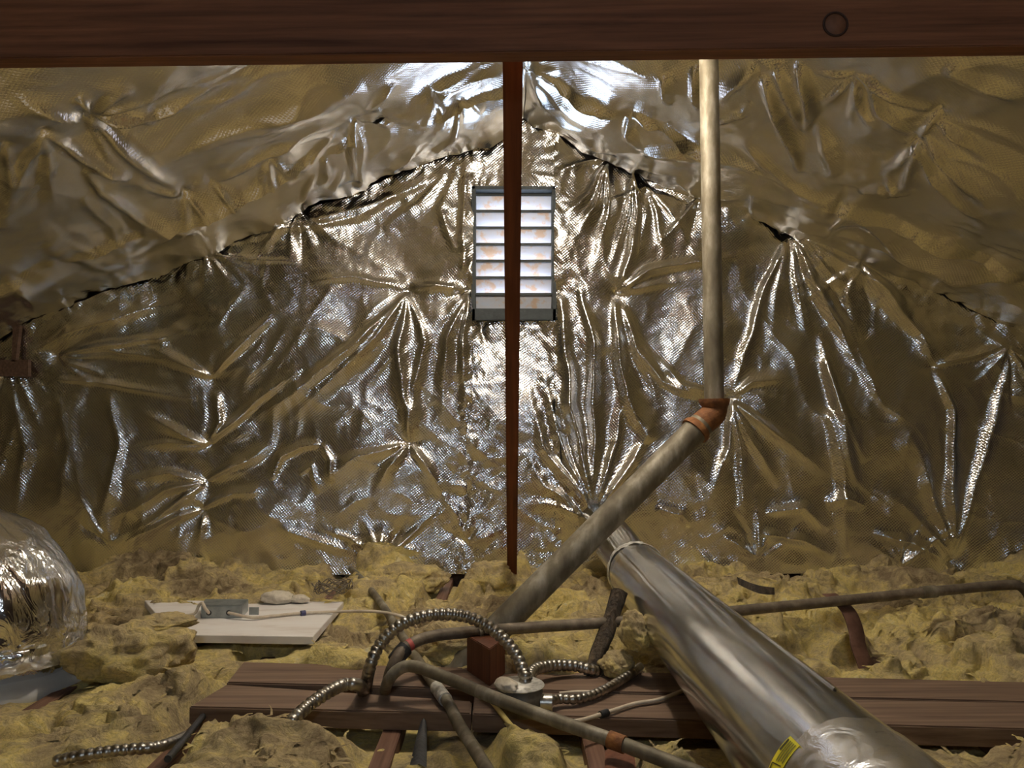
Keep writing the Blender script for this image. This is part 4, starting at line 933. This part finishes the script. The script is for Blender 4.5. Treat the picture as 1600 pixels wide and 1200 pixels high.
# curved brown pipe hanger
P = [at_y(1296, 928, 2.12), at_y(1312, 940, 2.10), at_y(1328, 958, 2.075), at_y(1338, 985, 2.05), at_y(1342, 1010, 2.02), at_y(1350, 1032, 2.0), at_y(1354, 1044, 1.99)]
C = spline(P, 0.006); hw = 0.021; off = np.array([hw, 0.004, 0]); dn = np.array([0, 0.006, 0])
g = np.stack([C - off, C + off, C + off + dn, C - off + dn, C - off], 1)
o = link('pipe_hanger', grid_mesh('pipe_hanger', g), 'strap', None, False); origin_to(o, P[-1]); tag(o, 'curved brown strap holding the thin pipe right of the duct', 'strap')
# dark scrap on the wool right of the duct
g = []
for t in np.linspace(0, 1, 14):
    c = Z(1152 + 58 * t, 906 + 16 * t + 4 * math.sin(3 * t), 0.135 - 0.015 * t); wv = 0.020 * math.sin(math.pi * min(1, t * 0.9 + 0.1)) + 0.003
    g.append([c + np.array([0, wv, 0.004]), c + np.array([0, 0, 0.009]), c + np.array([0, -wv, -0.012])])
o = link('dark_scrap', grid_mesh('dark_scrap', np.array(g)), 'bark'); origin_to(o, Z(1180, 915, 0.12)); tag(o, 'dark curved scrap lying on the wool right of the duct', 'scrap')
# black strips
o = link('black_strip', pipe('black_strip', [Z(318, 1118, 0.02), Z(292, 1150, 0.045), Z(262, 1186, 0.05)], 0.0065, 8), 'black'); origin_to(o, Z(262, 1186, 0.04)); tag(o, 'thin black rod lying beside the joist at lower left', 'rod')
g = []
for t in np.linspace(0, 1, 12):
    c = Z(662 - 9 * t, 1124 + 72 * t, 0.034 + 0.008 * t); wv = 0.005 + 0.010 * t ** 0.6
    g.append([c + np.array([-wv, 0, -0.004]), c + np.array([0.003 * math.sin(7 * t), 0, 0.003]), c + np.array([wv, 0, -0.004])])
o = link('black_taper', grid_mesh('black_taper', np.array(g)), 'black'); origin_to(o, Z(655, 1180, 0.02)); tag(o, 'tapering black strip below the boards at bottom', 'scrap')  # flat black strip that widens along its length
# coil of thin wire
wz = np.array(Z(520, 916, 0.115)); pts = []
for i in range(190):
    a = i * 0.21; r = 0.045 + 0.009 * math.sin(i * 0.37); pts.append(wz + np.array([r * math.cos(a) * 1.2, r * math.sin(a), 0.010 * math.sin(i * 0.9) + 0.008 * math.cos(i * 0.13)]))
o = link('wire_coil', tube('wire_coil', np.array(pts), 0.0016, 6), 'pipe_dark'); origin_to(o, wz - np.array([0, 0, 0.012])); tag(o, 'small coil of thin dark wire on the wool behind the white board', 'wire')

lump('insulation_tuft', Z(433, 934, 0.09), (0.050, 0.026, 0.022), 'larger white fluffy tuft behind the white board', 'whitewool', 0.1, 0.35, 3, 4, 'fluff')
lump('insulation_tuft', Z(468, 936, 0.085), (0.032, 0.016, 0.013), 'smaller white fluffy tuft behind the white board', 'whitewool', -0.1, 0.35, 5, 4, 'fluff')
lump('insulation_chunk', at_y(205, 1022, 1.90) , (0.135, 0.075, 0.075), 'raised folded flap of yellow wool in front of the white board', 'wool', 0.15, 0.45, 12)
lump('insulation_chunk', at_y(258, 972, 1.97), (0.070, 0.05, 0.022), 'thin torn lip of wool overhanging the white board corner', 'wool', 0.1, 0.4, 22)
lump('insulation_chunk', at_y(992, 985, 1.80), (0.028, 0.05, 0.045), 'bright yellow wool chunk wedged under the steel duct', 'wool', 0.4, 0.4, 15)
lump('insulation_chunk', at_y(965, 1038, 1.83), (0.04, 0.04, 0.03), 'small tan wool chunk at the foot of the dark stick', 'wool', 0.0, 0.4, 17)
lump('insulation_chunk', at_y(640, 905, 2.95), (0.14, 0.10, 0.06), 'dusty wool mound at the wall foot left of the brace', 'wool', 0.0, 0.4, 25)
lump('insulation_chunk', at_y(765, 905, 2.92), (0.09, 0.09, 0.07), 'dusty wool mound at the wall foot below the brace', 'wool', 0.0, 0.4, 27)
lump('insulation_chunk', at_y(700, 1010, 1.98), (0.10, 0.06, 0.06), 'bright yellow wool lump behind the wood block', 'wool', 0.0, 0.4, 29)

# ================================================================== LAMP (hangs behind the beam)
def hang_lamp(lp, mat, label):
    lp = Vector(lp)
    lr = empty('hanging_lamp', lp); tag(lr, label, 'lamp')
    bm = bmesh.new(); bmesh.ops.create_uvsphere(bm, u_segments=24, v_segments=16, radius=0.036)
    me = bpy.data.meshes.new('bulb'); bm.to_mesh(me); bm.free(); link('bulb', me, mat, lr)
    link('socket', cyl('socket', (0, 0, 0.055), 0.02, 0.05, 20), 'black', lr)
    link('cord', pipe('cord', [(0, 0, 0.07), (0.002, 0, 0.12), (0, 0, RZ + 0.03 - lp.z)], 0.004, 8), 'black', lr)
hang_lamp((RX - 0.01, 1.86, 1.62), 'bulb', 'warm bare bulb hanging from the ridge behind the beam')
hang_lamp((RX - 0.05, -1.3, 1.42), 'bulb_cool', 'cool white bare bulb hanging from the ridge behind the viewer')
